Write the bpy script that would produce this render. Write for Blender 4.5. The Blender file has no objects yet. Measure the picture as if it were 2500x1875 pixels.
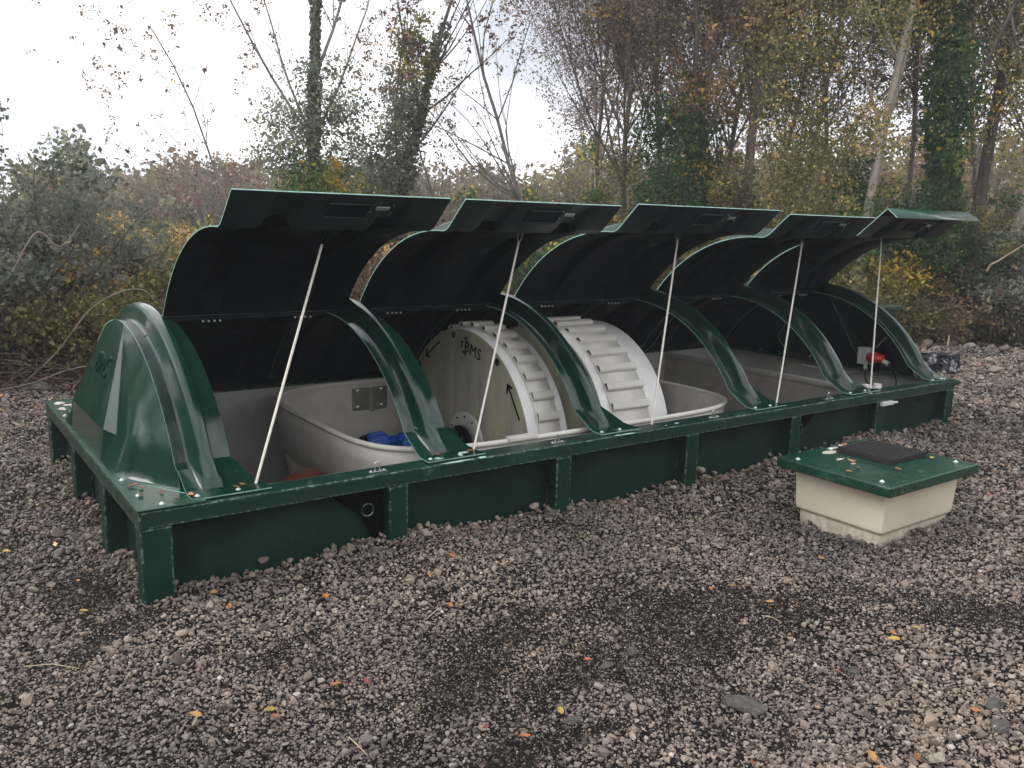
import bpy, bmesh, math, random
import numpy as np
from mathutils import Vector, Matrix
R = math.radians
scene = bpy.context.scene
COL = scene.collection

# ------------------------------------------------------------------ camera
CAM_F, CAM_YAW, CAM_PITCH, CAM_ROLL = 2104.16, 54.1671, 10.5537, 1.4494
CAM_P = np.array([-0.7076, -3.4558, 1.55])
def cam_axes():
    cy, sy = math.cos(R(CAM_YAW)), math.sin(R(CAM_YAW)); cp, sp = math.cos(R(CAM_PITCH)), math.sin(R(CAM_PITCH))
    f = np.array([cy*cp, sy*cp, -sp]); r = np.array([sy, -cy, 0.]); u = np.cross(r, f)
    c, s = math.cos(R(CAM_ROLL)), math.sin(R(CAM_ROLL))
    return f, c*r+s*u, -s*r+c*u
cf, cr, cu = cam_axes()
cd = bpy.data.cameras.new('camera'); cam = bpy.data.objects.new('camera', cd); COL.objects.link(cam)
cd.sensor_width = 36; cd.lens = CAM_F/2500*36; cd.clip_start = .05; cd.clip_end = 500
cam.matrix_world = Matrix(((cr[0], cu[0], -cf[0], CAM_P[0]), (cr[1], cu[1], -cf[1], CAM_P[1]), (cr[2], cu[2], -cf[2], CAM_P[2]), (0, 0, 0, 1)))
scene.camera = cam
# ------------------------------------------------------------------ sky, sun, exposure
SUN_EL, SUN_AZ = 42, 150          # azimuth of the sun measured from +X, counter-clockwise
w = bpy.data.worlds.new('World'); scene.world = w; w.use_nodes = True
nt = w.node_tree; N = nt.nodes; bg = N['Background']
sky = N.new('ShaderNodeTexSky'); sky.sky_type = 'NISHITA'; sky.sun_disc = False
sky.sun_elevation = R(SUN_EL); sky.sun_rotation = R(90-SUN_AZ); sky.dust_density = 4; sky.air_density = 1.0
hs = N.new('ShaderNodeHueSaturation'); hs.inputs['Saturation'].default_value = .12; hs.inputs['Value'].default_value = 1.0
tc = N.new('ShaderNodeTexCoord'); mp = N.new('ShaderNodeMapping'); mp.inputs['Scale'].default_value = (1, 1, 3.2)
nz = N.new('ShaderNodeTexNoise'); nz.inputs['Scale'].default_value = 2.3; nz.inputs['Detail'].default_value = 5
rp = N.new('ShaderNodeValToRGB'); rp.color_ramp.elements[0].position = .34; rp.color_ramp.elements[0].color = (3.9, 4.1, 4.7, 1)
rp.color_ramp.elements[1].position = .58; rp.color_ramp.elements[1].color = (11.5, 11.6, 11.8, 1)
mx = N.new('ShaderNodeMix'); mx.data_type = 'RGBA'; mx.inputs[0].default_value = .85
nt.links.new(sky.outputs[0], hs.inputs['Color']); nt.links.new(tc.outputs['Generated'], mp.inputs[0]); nt.links.new(mp.outputs[0], nz.inputs['Vector'])
nt.links.new(nz.outputs[0], rp.inputs[0]); nt.links.new(hs.outputs[0], mx.inputs[6]); nt.links.new(rp.outputs[0], mx.inputs[7])
nt.links.new(mx.outputs[2], bg.inputs[0]); bg.inputs[1].default_value = .105
sd = bpy.data.lights.new('sun', 'SUN'); sd.energy = .7; sd.angle = R(25); sd.color = (1, .96, .9)
so = bpy.data.objects.new('sun', sd); COL.objects.link(so)
so.rotation_euler = Vector((-math.cos(R(SUN_AZ))*math.cos(R(SUN_EL)), -math.sin(R(SUN_AZ))*math.cos(R(SUN_EL)), -math.sin(R(SUN_EL)))).to_track_quat('-Z', 'Y').to_euler()
vs = scene.view_settings; vs.view_transform = 'Standard'; vs.look = 'None'; vs.exposure = 1.06; vs.gamma = 1
scene.render.engine = 'CYCLES'
scene.cycles.max_bounces = 6; scene.cycles.diffuse_bounces = 3; scene.cycles.glossy_bounces = 3; scene.cycles.transmission_bounces = 3
scene.cycles.volume_bounces = 0; scene.cycles.use_denoising = True

# ------------------------------------------------------------------ materials
def nmat(name):
    m = bpy.data.materials.new(name); m.use_nodes = True; return m, m.node_tree, m.node_tree.nodes['Principled BSDF']
def noise_ramp(t, scale, stops, detail=4, rough=.6, coord='Object', stretch=None, dist=0):
    tc = t.nodes.new('ShaderNodeTexCoord'); n = t.nodes.new('ShaderNodeTexNoise'); n.inputs['Scale'].default_value = scale
    n.inputs['Detail'].default_value = detail; n.inputs['Roughness'].default_value = rough; n.inputs['Distortion'].default_value = dist
    if coord == 'World':
        g = t.nodes.new('ShaderNodeNewGeometry'); src = g.outputs['Position']
    else: src = tc.outputs[coord]
    if stretch:
        m = t.nodes.new('ShaderNodeMapping'); m.inputs['Scale'].default_value = stretch; t.links.new(src, m.inputs[0]); src = m.outputs[0]
    t.links.new(src, n.inputs['Vector'])
    r = t.nodes.new('ShaderNodeValToRGB'); cr_ = r.color_ramp
    while len(cr_.elements) > 1: cr_.elements.remove(cr_.elements[-1])
    for i, (p, c) in enumerate(stops):
        e = cr_.elements[0] if i == 0 else cr_.elements.new(p)
        e.position = p; e.color = (*c, 1) if len(c) == 3 else c
    t.links.new(n.outputs[0], r.inputs[0]); return r.outputs[0], n.outputs[0]
def mixc(t, fac, a, b, mode='MIX'):
    m = t.nodes.new('ShaderNodeMix'); m.data_type = 'RGBA'; m.blend_type = mode
    for s, v in ((m.inputs[0], fac), (m.inputs[6], a), (m.inputs[7], b)):
        if hasattr(v, 'links') or isinstance(v, bpy.types.NodeSocket): t.links.new(v, s)
        else: s.default_value = v if isinstance(v, (int, float)) else (*v, 1)
    return m.outputs[2]
def bump(t, b, h, strength=.2, dist=.01):
    n = t.nodes.new('ShaderNodeBump'); n.inputs['Strength'].default_value = strength; n.inputs['Distance'].default_value = dist
    t.links.new(h, n.inputs['Height']); t.links.new(n.outputs[0], b.inputs['Normal']); return n
def grp(name, base, rough, dirt=(.2, .28, .25), dirt_amt=.5, wear=False, spec=.5, coat=0, fibre=.25, wave=.5):
    """painted glass-fibre: slightly wavy moulding, smudges, fine scuffs; optional chipped edges"""
    m, t, b = nmat(name)
    c2 = tuple(min(1, x*1.55+.004) for x in base)
    col, _ = noise_ramp(t, 3.5, [(.3, base), (.7, c2)], 6, .65)
    sm, _ = noise_ramp(t, 9, [(.56, (0, 0, 0)), (.78, (dirt_amt,)*3)], 8, .72, dist=.6)
    col = mixc(t, sm, col, dirt)
    sp, _ = noise_ramp(t, 120, [(.70, (0, 0, 0)), (.76, (.8,)*3)], 3, .5)
    spm, _ = noise_ramp(t, 4, [(.5, (0, 0, 0)), (.7, (1, 1, 1))], 3, .5)
    f = mixc(t, 1.0, sp, spm, 'MULTIPLY')
    col = mixc(t, f, col, (.30, .46, .40))
    if wear:
        bv = t.nodes.new('ShaderNodeBevel'); bv.samples = 6; bv.inputs['Radius'].default_value = .016
        g = t.nodes.new('ShaderNodeNewGeometry'); d = t.nodes.new('ShaderNodeVectorMath'); d.operation = 'DOT_PRODUCT'
        t.links.new(bv.outputs[0], d.inputs[0]); t.links.new(g.outputs['Normal'], d.inputs[1])
        mr = t.nodes.new('ShaderNodeMapRange'); mr.inputs[1].default_value = .985; mr.inputs[2].default_value = .93; t.links.new(d.outputs['Value'], mr.inputs[0])
        ns, _ = noise_ramp(t, 45, [(.49, (0, 0, 0)), (.58, (.95,)*3)], 5, .7)
        f2 = mixc(t, 1.0, mr.outputs[0], ns, 'MULTIPLY')
        col = mixc(t, f2, col, (.33, .48, .42))
    t.links.new(col, b.inputs['Base Color'])
    ro, _ = noise_ramp(t, 6, [(.3, (rough*.75,)*3), (.75, (min(1, rough*1.6),)*3)], 6, .7)
    t.links.new(ro, b.inputs['Roughness'])
    b.inputs['Specular IOR Level'].default_value = spec
    if coat: b.inputs['Coat Weight'].default_value = coat; b.inputs['Coat Roughness'].default_value = .08
    tcn = t.nodes.new('ShaderNodeTexCoord'); n1 = t.nodes.new('ShaderNodeTexNoise'); n1.inputs['Scale'].default_value = 4; n1.inputs['Detail'].default_value = 1
    n2 = t.nodes.new('ShaderNodeTexNoise'); n2.inputs['Scale'].default_value = 160; n2.inputs['Detail'].default_value = 3
    t.links.new(tcn.outputs['Object'], n1.inputs[0]); t.links.new(tcn.outputs['Object'], n2.inputs[0])
    b1 = t.nodes.new('ShaderNodeBump'); b1.inputs['Strength'].default_value = wave; b1.inputs['Distance'].default_value = .012; t.links.new(n1.outputs[0], b1.inputs['Height'])
    b2 = t.nodes.new('ShaderNodeBump'); b2.inputs['Strength'].default_value = fibre; b2.inputs['Distance'].default_value = .0015; t.links.new(n2.outputs[0], b2.inputs['Height'])
    t.links.new(b1.outputs[0], b2.inputs['Normal']); t.links.new(b2.outputs[0], b.inputs['Normal'])
    return m
def plain(name, col, rough=.5, metal=0, var=.25, scale=20, bmp=.1, spec=.5):
    m, t, b = nmat(name)
    c, h = noise_ramp(t, scale, [(.3, tuple(x*(1-var) for x in col)), (.7, tuple(min(1, x*(1+var)) for x in col))], 5, .6)
    t.links.new(c, b.inputs['Base Color']); b.inputs['Roughness'].default_value = rough; b.inputs['Metallic'].default_value = metal
    b.inputs['Specular IOR Level'].default_value = spec
    if bmp: bump(t, b, h, bmp, .004)
    return m
M = {}
M['gloss'] = grp('gloss_green_gelcoat', (.0034, .0240, .0155), .13, dirt=(.05, .10, .08), dirt_amt=.22, fibre=.08, wave=.35)
M['body'] = grp('dark_green_topcoat', (.0045, .0235, .0160), .34, dirt=(.05, .09, .08), dirt_amt=.25, wear=True, spec=.22)
M['panel'] = grp('dark_green_side_panel', (.0044, .0205, .0145), .42, dirt=(.03, .055, .05), dirt_amt=.2, spec=.14)
M['rim'] = grp('green_rim_topcoat', (.0042, .0240, .0160), .30, dirt=(.30, .42, .37), dirt_amt=.35, wear=True, spec=.4)
M['deck'] = grp('green_deck_gelcoat', (.0050, .034, .021), .22, dirt=(.24, .34, .29), dirt_amt=.35)
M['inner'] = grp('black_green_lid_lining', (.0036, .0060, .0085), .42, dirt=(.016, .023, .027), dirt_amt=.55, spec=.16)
M['inflange'] = grp('lit_green_black_lid_flange', (.006, .017, .016), .35, dirt=(.03, .06, .055), dirt_amt=.5, spec=.4)  # green paint overlap, also brightened in colour for light from the front
M['edge'] = plain('cut_fibre_edge', (.24, .42, .35), .5, var=.3, scale=30)
M['grey'] = None
def liner(name, col, stain=(.16, .155, .14), rough=.5, amt=.8):
    m, t, b = nmat(name)
    c, h = noise_ramp(t, 2.2, [(.35, tuple(x*.8 for x in col)), (.65, col)], 6, .65)
    s, _ = noise_ramp(t, 3.7, [(.5, (0, 0, 0)), (.72, (amt,)*3)], 9, .75, dist=.8)
    c = mixc(t, s, c, stain)
    t.links.new(c, b.inputs['Base Color']); b.inputs['Roughness'].default_value = rough; b.inputs['Specular IOR Level'].default_value = .35
    bump(t, b, h, .25, .01); return m
M['grey'] = liner('grey_tank_liner', (.50, .485, .46), stain=(.30, .285, .26))
M['basin'] = liner('pale_grey_basin', (.62, .59, .545), stain=(.40, .37, .32), amt=.6)
M['lip'] = liner('off_white_rolled_lip', (.70, .67, .61), stain=(.5, .45, .37), rough=.35, amt=.4)
M['part'] = liner('taupe_partition', (.42, .40, .37), stain=(.24, .225, .20))
M['white'] = liner('white_plastic', (.80, .79, .78), stain=(.66, .64, .60), rough=.32, amt=.35)
M['cream'] = liner('cream_plastic', (.66, .64, .59), stain=(.52, .49, .43), rough=.4, amt=.45)
M['hole_shade'] = plain('painted_hole_shade', (.006, .006, .006), .8, bmp=0)  # dark colour standing in for the shade inside holes and hollows
M['black'] = plain('black_paint', (.0022, .0022, .0025), .65, bmp=.05, spec=.06)
M['steel'] = plain('galvanised_steel', (.62, .62, .61), .32, 1, .2, 60)
M['bolt'] = plain('pale_bolt_cap', (.60, .66, .62), .35, 0, .2, 60)
M['rod'] = plain('painted_prop_rod', (.72, .68, .60), .35, 0, .12, 30)
M['blue'] = plain('blue_motor_paint', (.012, .065, .30), .35, 0, .3, 25)
M['dgreen'] = plain('dark_green_coupling', (.01, .06, .045), .4, 0, .3, 25)
M['orange'] = plain('brown_drain_pipe', (.16, .045, .018), .3, 0, .25, 12)
M['red'] = plain('red_plug_plastic', (.50, .02, .025), .35, 0, .15, 20)
M['boxgrey'] = plain('grey_box_plastic', (.52, .51, .48), .45, 0, .1, 20)
M['cable'] = plain('pale_cable', (.28, .29, .29), .5, 0, .1, 20)
M['scuff'] = plain('pale_fibre_scuff', (.42, .62, .54), .7, 0, .35, 60, bmp=.6)
M['dust'] = plain('dried_silt', (.46, .42, .36), .9, 0, .35, 60, bmp=.8)
def rotor_face_mat():
    m, t, b = nmat('stained_rotor_face')
    c, _ = noise_ramp(t, 2.4, [(.35, (.27, .265, .215)), (.5, (.35, .34, .26)), (.68, (.44, .42, .28))], 5, .6, stretch=(1, 3.5, .9))
    w_, tc_ = t.nodes.new('ShaderNodeTexWave'), t.nodes.new('ShaderNodeTexCoord')
    w_.wave_type = 'RINGS'; w_.rings_direction = 'X'; w_.inputs['Scale'].default_value = 22; w_.inputs['Distortion'].default_value = 2.2; w_.inputs['Detail'].default_value = 3
    t.links.new(tc_.outputs['Object'], w_.inputs[0])
    c = mixc(t, .16, c, w_.outputs[0], 'SOFT_LIGHT')
    t.links.new(c, b.inputs['Base Color']); b.inputs['Roughness'].default_value = .42; bump(t, b, w_.outputs[0], .12, .002); return m
M['face'] = rotor_face_mat()
def chamber_mat():
    m, t, b = nmat('cream_glassfibre_chamber')
    c, h = noise_ramp(t, 2.4, [(.3, (.60, .52, .41)), (.55, (.71, .62, .50)), (.75, (.78, .70, .58))], 6, .6)
    sp, _ = noise_ramp(t, 14, [(.62, (0, 0, 0)), (.78, (.5,)*3)], 6, .7)
    c = mixc(t, sp, c, (.36, .31, .25))
    # soil splash along the foot
    g = t.nodes.new('ShaderNodeNewGeometry'); sx = t.nodes.new('ShaderNodeSeparateXYZ'); t.links.new(g.outputs['Position'], sx.inputs[0])
    mr = t.nodes.new('ShaderNodeMapRange'); mr.inputs[1].default_value = .10; mr.inputs[2].default_value = .0; t.links.new(sx.outputs['Z'], mr.inputs[0])
    nn, _ = noise_ramp(t, 22, [(.4, (0, 0, 0)), (.62, (.75,)*3)], 5, .7)
    f = mixc(t, 1.0, mr.outputs[0], nn, 'MULTIPLY'); c = mixc(t, f, c, (.22, .18, .145))
    t.links.new(c, b.inputs['Base Color']); b.inputs['Roughness'].default_value = .5; bump(t, b, h, .3, .01); return m
M['chamber'] = chamber_mat()
def tread_mat():
    m, t, b = nmat('ribbed_rubber_mat')
    b.inputs['Base Color'].default_value = (.018, .017, .018, 1); b.inputs['Roughness'].default_value = .6
    return m
M['rubber'] = tread_mat()
def ramp_stops(t, stops):
    r = t.nodes.new('ShaderNodeValToRGB'); e = r.color_ramp
    while len(e.elements) > 1: e.elements.remove(e.elements[-1])
    for i, (p, c) in enumerate(stops):
        el = e.elements[0] if i == 0 else e.elements.new(p); el.position = p; el.color = (*c, 1)
    return r
def stone_mat(name, base_scale=1.0):
    m, t, b = nmat(name)
    oi = t.nodes.new('ShaderNodeObjectInfo'); r = t.nodes.new('ShaderNodeValToRGB'); e = r.color_ramp
    stops = [(0, (.105, .088, .078)), (.28, (.190, .160, .140)), (.5, (.240, .202, .176)), (.72, (.285, .237, .203)), (.88, (.32, .276, .243)), (.99, (.36, .33, .30)), (1, (.55, .53, .50))]
    while len(e.elements) > 1: e.elements.remove(e.elements[-1])
    for i, (p, c) in enumerate(stops):
        el = e.elements[0] if i == 0 else e.elements.new(p); el.position = p; el.color = (*[x*base_scale for x in c], 1)
    t.links.new(oi.outputs['Random'], r.inputs[0])
    c, h = noise_ramp(t, 60, [(.3, (.62, .62, .64)), (.7, (1.15, 1.13, 1.1))], 5, .7, coord='World')
    c = mixc(t, 1.0, r.outputs[0], c, 'MULTIPLY')
    tint, _ = noise_ramp(t, 1.1, [(.36, (.70, .69, .72)), (.6, (1.08, 1.02, .95))], 4, .6, coord='World')
    c = mixc(t, 1.0, c, tint, 'MULTIPLY')
    t.links.new(c, b.inputs['Base Color']); b.inputs['Roughness'].default_value = .72; b.inputs['Specular IOR Level'].default_value = .25
    bump(t, b, h, .5, .004); return m
M['stone'] = stone_mat('crushed_stone')
def ground_mat():
    m, t, b = nmat('fine_dark_grit')
    c, h = noise_ramp(t, 7, [(.3, (.012, .0098, .0090)), (.7, (.024, .0195, .0175))], 6, .7, coord='World')
    v = t.nodes.new('ShaderNodeTexVoronoi'); v.inputs['Scale'].default_value = 62; g = t.nodes.new('ShaderNodeNewGeometry'); t.links.new(g.outputs['Position'], v.inputs['Vector'])
    r = t.nodes.new('ShaderNodeValToRGB'); r.color_ramp.elements[0].position = .1; r.color_ramp.elements[0].color = (1.9, 1.75, 1.7, 1); r.color_ramp.elements[1].position = .42; r.color_ramp.elements[1].color = (.55, .55, .55, 1)
    t.links.new(v.outputs['Distance'], r.inputs[0])
    v2 = t.nodes.new('ShaderNodeTexVoronoi'); v2.inputs['Scale'].default_value = 62; t.links.new(g.outputs['Position'], v2.inputs['Vector'])
    c = mixc(t, .75, c, r.outputs[0], 'MULTIPLY')
    sv = t.nodes.new('ShaderNodeSeparateColor'); t.links.new(v2.outputs['Color'], sv.inputs[0]); gr = ramp_stops(t, [(0, (.6, .6, .6)), (.7, (1, 1, 1)), (.86, (2.6, 2.5, 2.4)), (.98, (6, 5.8, 5.6))]); t.links.new(sv.outputs[0], gr.inputs[0]); c = mixc(t, 1.0, c, gr.outputs[0], 'MULTIPLY')
    t.links.new(c, b.inputs['Base Color']); b.inputs['Roughness'].default_value = .9; b.inputs['Specular IOR Level'].default_value = .1
    inv = t.nodes.new('ShaderNodeMath'); inv.operation = 'SUBTRACT'; inv.inputs[0].default_value = 1; t.links.new(v.outputs['Distance'], inv.inputs[1])
    bump(t, b, inv.outputs[0], .9, .012); return m
M['ground'] = ground_mat()
LEAF_GAIN = 2.3
def leaf_mat(name, stops, transl=.45):
    m = bpy.data.materials.new(name); m.use_nodes = True; t = m.node_tree; t.nodes.clear()
    a = t.nodes.new('ShaderNodeAttribute'); a.attribute_name = 'tint'; r = ramp_stops(t, [(p_, tuple(min(.8, x*LEAF_GAIN) for x in c_)) for p_, c_ in stops]); t.links.new(a.outputs['Fac'], r.inputs[0])
    d = t.nodes.new('ShaderNodeBsdfDiffuse'); tr = t.nodes.new('ShaderNodeBsdfTranslucent'); mxs = t.nodes.new('ShaderNodeMixShader'); o = t.nodes.new('ShaderNodeOutputMaterial')
    t.links.new(r.outputs[0], d.inputs[0]); t.links.new(r.outputs[0], tr.inputs[0]); mxs.inputs[0].default_value = transl
    t.links.new(d.outputs[0], mxs.inputs[1]); t.links.new(tr.outputs[0], mxs.inputs[2]); t.links.new(mxs.outputs[0], o.inputs[0]); return m
def bark_mat(name, c0, c1, scale=14):
    m, t, b = nmat(name); c, h = noise_ramp(t, scale, [(.35, c0), (.65, c1)], 6, .7, stretch=(1, 1, .35))
    t.links.new(c, b.inputs['Base Color']); b.inputs['Roughness'].default_value = .9; b.inputs['Specular IOR Level'].default_value = .2; bump(t, b, h, .5, .01); return m
G_OLIVE = [(0, (.050, .050, .022)), (.35, (.085, .080, .035)), (.6, (.12, .115, .05)), (.8, (.19, .165, .075)), (.93, (.30, .20, .10)), (1, (.40, .27, .09))]
G_GREYGREEN = [(0, (.048, .053, .042)), (.4, (.080, .087, .066)), (.7, (.112, .120, .090)), (.9, (.15, .155, .112)), (1, (.20, .19, .13))]
G_IVY = [(0, (.016, .034, .014)), (.4, (.032, .060, .022)), (.75, (.055, .090, .032)), (.93, (.11, .13, .045)), (1, (.32, .24, .05))]
G_BROWN = [(0, (.060, .042, .030)), (.4, (.11, .080, .050)), (.7, (.17, .12, .070)), (.9, (.27, .17, .085)), (1, (.40, .23, .08))]
G_RED = [(0, (.060, .030, .028)), (.5, (.115, .058, .048)), (.8, (.17, .085, .062)), (1, (.24, .14, .09))]
G_YEL = [(0, (.07, .07, .02)), (.4, (.16, .125, .03)), (.7, (.23, .165, .035)), (1, (.30, .19, .045))]
G_MIX = [(0, (.040, .046, .020)), (.35, (.075, .075, .033)), (.6, (.125, .105, .050)), (.82, (.19, .145, .070)), (.95, (.33, .22, .07)), (1, (.45, .25, .07))]
G_MAUVE = [(0, (.06, .048, .046)), (.4, (.10, .080, .074)), (.8, (.15, .12, .105)), (1, (.22, .17, .12))]
G_FAR = [(0, (.065, .055, .038)), (.5, (.10, .082, .055)), (.8, (.14, .11, .07)), (1, (.19, .15, .09))]
L_ = {k: leaf_mat('leaves_'+k, v) for k, v in dict(olive=G_OLIVE, greygreen=G_GREYGREEN, ivy=G_IVY, russet=G_BROWN, wine=G_RED, yellow=G_YEL, autumn=G_MIX, mauve=G_MAUVE, distant=G_FAR).items()}
B_dark = bark_mat('dark_bark', (.075, .064, .054), (.15, .13, .11))
B_grey = bark_mat('grey_bark', (.15, .135, .125), (.27, .25, .23))
B_pale = bark_mat('pale_bark', (.20, .175, .14), (.46, .41, .34), 7)
B_pink = bark_mat('pinkish_bark', (.16, .12, .10), (.30, .23, .19), 7)

# ------------------------------------------------------------------ object helpers
def tag(o, label=None, cat=None, group=None, kind=None):
    for k, v in (('label', label), ('category', cat), ('group', group), ('kind', kind)):
        if v: o[k] = v
    return o
def empty(name, loc=(0, 0, 0), parent=None, rz=0):
    o = bpy.data.objects.new(name, None); COL.objects.link(o); o.location = loc; o.rotation_euler.z = rz; o.empty_display_size = .2
    if parent: o.parent = parent
    return o
class MB:
    def __init__(s): s.v = []; s.f = []; s.m = []; s.s = []
    def add(s, vs_, fs, mi=0, smooth=False):
        b = len(s.v); s.v += [tuple(map(float, p)) for p in vs_]; s.f += [tuple(b+i for i in f) for f in fs]; s.m += [mi]*len(fs); s.s += [smooth]*len(fs); return s
    def box(s, a, b, mi=0):
        x0, y0, z0 = a; x1, y1, z1 = b
        return s.add([(x0, y0, z0), (x1, y0, z0), (x1, y1, z0), (x0, y1, z0), (x0, y0, z1), (x1, y0, z1), (x1, y1, z1), (x0, y1, z1)],
                     [(3, 2, 1, 0), (4, 5, 6, 7), (0, 1, 5, 4), (1, 2, 6, 5), (2, 3, 7, 6), (3, 0, 4, 7)], mi)
    def prism(s, pts, d, mi=0):
        """pts: planar outline (3D), extruded by vector d"""
        n = len(pts); d = np.array(d); P = [np.array(p, float) for p in pts]
        return s.add(P+[p+d for p in P], [tuple(range(n))[::-1], tuple(range(n, 2*n))]+[(i, (i+1) % n, n+(i+1) % n, n+i) for i in range(n)], mi)
    def tube(s, pts, rad, sides=8, mi=0, cap=True):
        pts = [np.array(p, float) for p in pts]; n = len(pts)
        rad = [rad]*n if isinstance(rad, (int, float)) else list(rad)
        t0 = pts[1]-pts[0]; a = np.cross(t0, (0, 0, 1.)); 
        if np.linalg.norm(a) < 1e-4*np.linalg.norm(t0): a = np.cross(t0, (1., 0, 0))
        a /= np.linalg.norm(a); V = []
        for i in range(n):
            t = pts[min(i+1, n-1)]-pts[max(i-1, 0)]; t /= (np.linalg.norm(t)+1e-9); a = a-t*(a@t); a /= (np.linalg.norm(a)+1e-9); b = np.cross(t, a)
            for k in range(sides):
                q = 2*math.pi*k/sides; V.append(pts[i]+rad[i]*(math.cos(q)*a+math.sin(q)*b))
        F = [(i*sides+k, i*sides+(k+1) % sides, (i+1)*sides+(k+1) % sides, (i+1)*sides+k) for i in range(n-1) for k in range(sides)]
        s.add(V, F, mi, True)
        if cap: s.add(V[:sides], [tuple(range(sides))[::-1]], mi); s.add(V[-sides:], [tuple(range(sides))], mi)
        return s
    def lathe(s, prof, c, axis='x', seg=48, mi=0, smooth=True, closed=False):
        """prof: (along axis, radius)"""
        V = []; c = np.array(c, float)
        for (h, r) in prof:
            for k in range(seg):
                q = 2*math.pi*k/seg
                d = {'x': (h, r*math.cos(q), r*math.sin(q)), 'y': (r*math.sin(q), h, r*math.cos(q)), 'z': (r*math.cos(q), r*math.sin(q), h)}[axis]
                V.append(c+np.array(d))
        n = len(prof); F = [(i*seg+k, i*seg+(k+1) % seg, (i+1)*seg+(k+1) % seg, (i+1)*seg+k) for i in range(n-1) for k in range(seg)]
        return s.add(V, F, mi, smooth)
    def build(s, name, mats, parent=None, bevel=0, weighted=False):
        me = bpy.data.meshes.new(name); me.from_pydata(s.v, [], s.f)
        mats = mats if isinstance(mats, (list, tuple)) else [mats]
        for m in mats: me.materials.append(m)
        me.polygons.foreach_set('material_index', s.m); me.polygons.foreach_set('use_smooth', s.s); me.update()
        bm = bmesh.new(); bm.from_mesh(me); bmesh.ops.recalc_face_normals(bm, faces=bm.faces); bm.to_mesh(me); bm.free()
        o = bpy.data.objects.new(name, me); COL.objects.link(o)
        if parent: o.parent = parent
        if bevel:
            b = o.modifiers.new('bevel', 'BEVEL'); b.width = bevel; b.segments = 2; b.limit_method = 'ANGLE'; b.angle_limit = R(35)
        return o
def split(mb, name, mats, parent=None, bevel=0):
    """build every separate piece of mb as an object of its own"""
    par = list(range(len(mb.v)))
    def find(a):
        while par[a] != a: par[a] = par[par[a]]; a = par[a]
        return a
    seen = {}
    for i, v in enumerate(mb.v):
        k = (round(v[0], 6), round(v[1], 6), round(v[2], 6))
        if k in seen: par[find(i)] = find(seen[k])
        else: seen[k] = i
    for f in mb.f:
        for a in f[1:]: par[find(a)] = find(f[0])
    groups = {}
    for i, f in enumerate(mb.f): groups.setdefault(find(f[0]), []).append(i)
    out = []
    for g in groups.values():
        m = MB(); mp_ = {}
        for i in g:
            for a in mb.f[i]:
                if a not in mp_: mp_[a] = len(m.v); m.v.append(mb.v[a])
            m.f.append(tuple(mp_[a] for a in mb.f[i])); m.m.append(mb.m[i]); m.s.append(mb.s[i])
        out.append(m.build(name, mats, parent, bevel))
    return out
def sheet_mb(mb, P, t, mo=0, mi_=1, me_=2, flip=False, inner_fn=None, smooth=True):
    """solid sheet of thickness t from a grid of points P[i][j]; outer faces mo, inner mi_, cut edges me_"""
    P = np.array(P, float); m, n, _ = P.shape
    du = np.gradient(P, axis=0); dv = np.gradient(P, axis=1); nn = np.cross(du, dv); nn /= (np.linalg.norm(nn, axis=2, keepdims=True)+1e-9)
    if flip: nn = -nn
    Q = P-nn*t; A = P.reshape(-1, 3); B = Q.reshape(-1, 3); k = m*n
    V = np.vstack([A, B]); idx = lambda i, j: i*n+j
    b = len(mb.v); mb.v += [tuple(p) for p in V.tolist()]
    for i in range(m-1):
        for j in range(n-1):
            q = (idx(i, j), idx(i+1, j), idx(i+1, j+1), idx(i, j+1))
            mb.f.append(tuple(b+x for x in q)); mb.m.append(mo); mb.s.append(smooth)
            mb.f.append(tuple(b+k+x for x in q[::-1])); mb.m.append(inner_fn(i, j) if inner_fn else mi_); mb.s.append(smooth)
    def side(seq):
        for a_, c_ in zip(seq[:-1], seq[1:]):
            mb.f.append((b+a_, b+c_, b+k+c_, b+k+a_)); mb.m.append(me_); mb.s.append(False)
    side([idx(i, 0) for i in range(m)]); side([idx(i, n-1) for i in range(m)]); side([idx(0, j) for j in range(n)]); side([idx(m-1, j) for j in range(n)])
    return mb
def text_mesh(name, body, size, mat, parent, origin, ux, uy, extrude=.003, spacing=1.0):
    c = bpy.data.curves.new(name, 'FONT'); c.body = body; c.size = size; c.extrude = extrude; c.space_character = spacing; c.resolution_u = 3
    tmp = bpy.data.objects.new(name, c); COL.objects.link(tmp); dg = bpy.context.evaluated_depsgraph_get()
    me = bpy.data.meshes.new_from_object(tmp.evaluated_get(dg)); bpy.data.objects.remove(tmp)
    me.materials.clear(); me.materials.append(mat)
    ux = np.array(ux, float); ux /= np.linalg.norm(ux); uy = np.array(uy, float); uy -= ux*(ux@uy); uy /= np.linalg.norm(uy); uz = np.cross(ux, uy)
    me.transform(Matrix(((ux[0], uy[0], uz[0], origin[0]), (ux[1], uy[1], uz[1], origin[1]), (ux[2], uy[2], uz[2], origin[2]), (0, 0, 0, 1))))
    o = bpy.data.objects.new(name, me); COL.objects.link(o); o.parent = parent; return o

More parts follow.
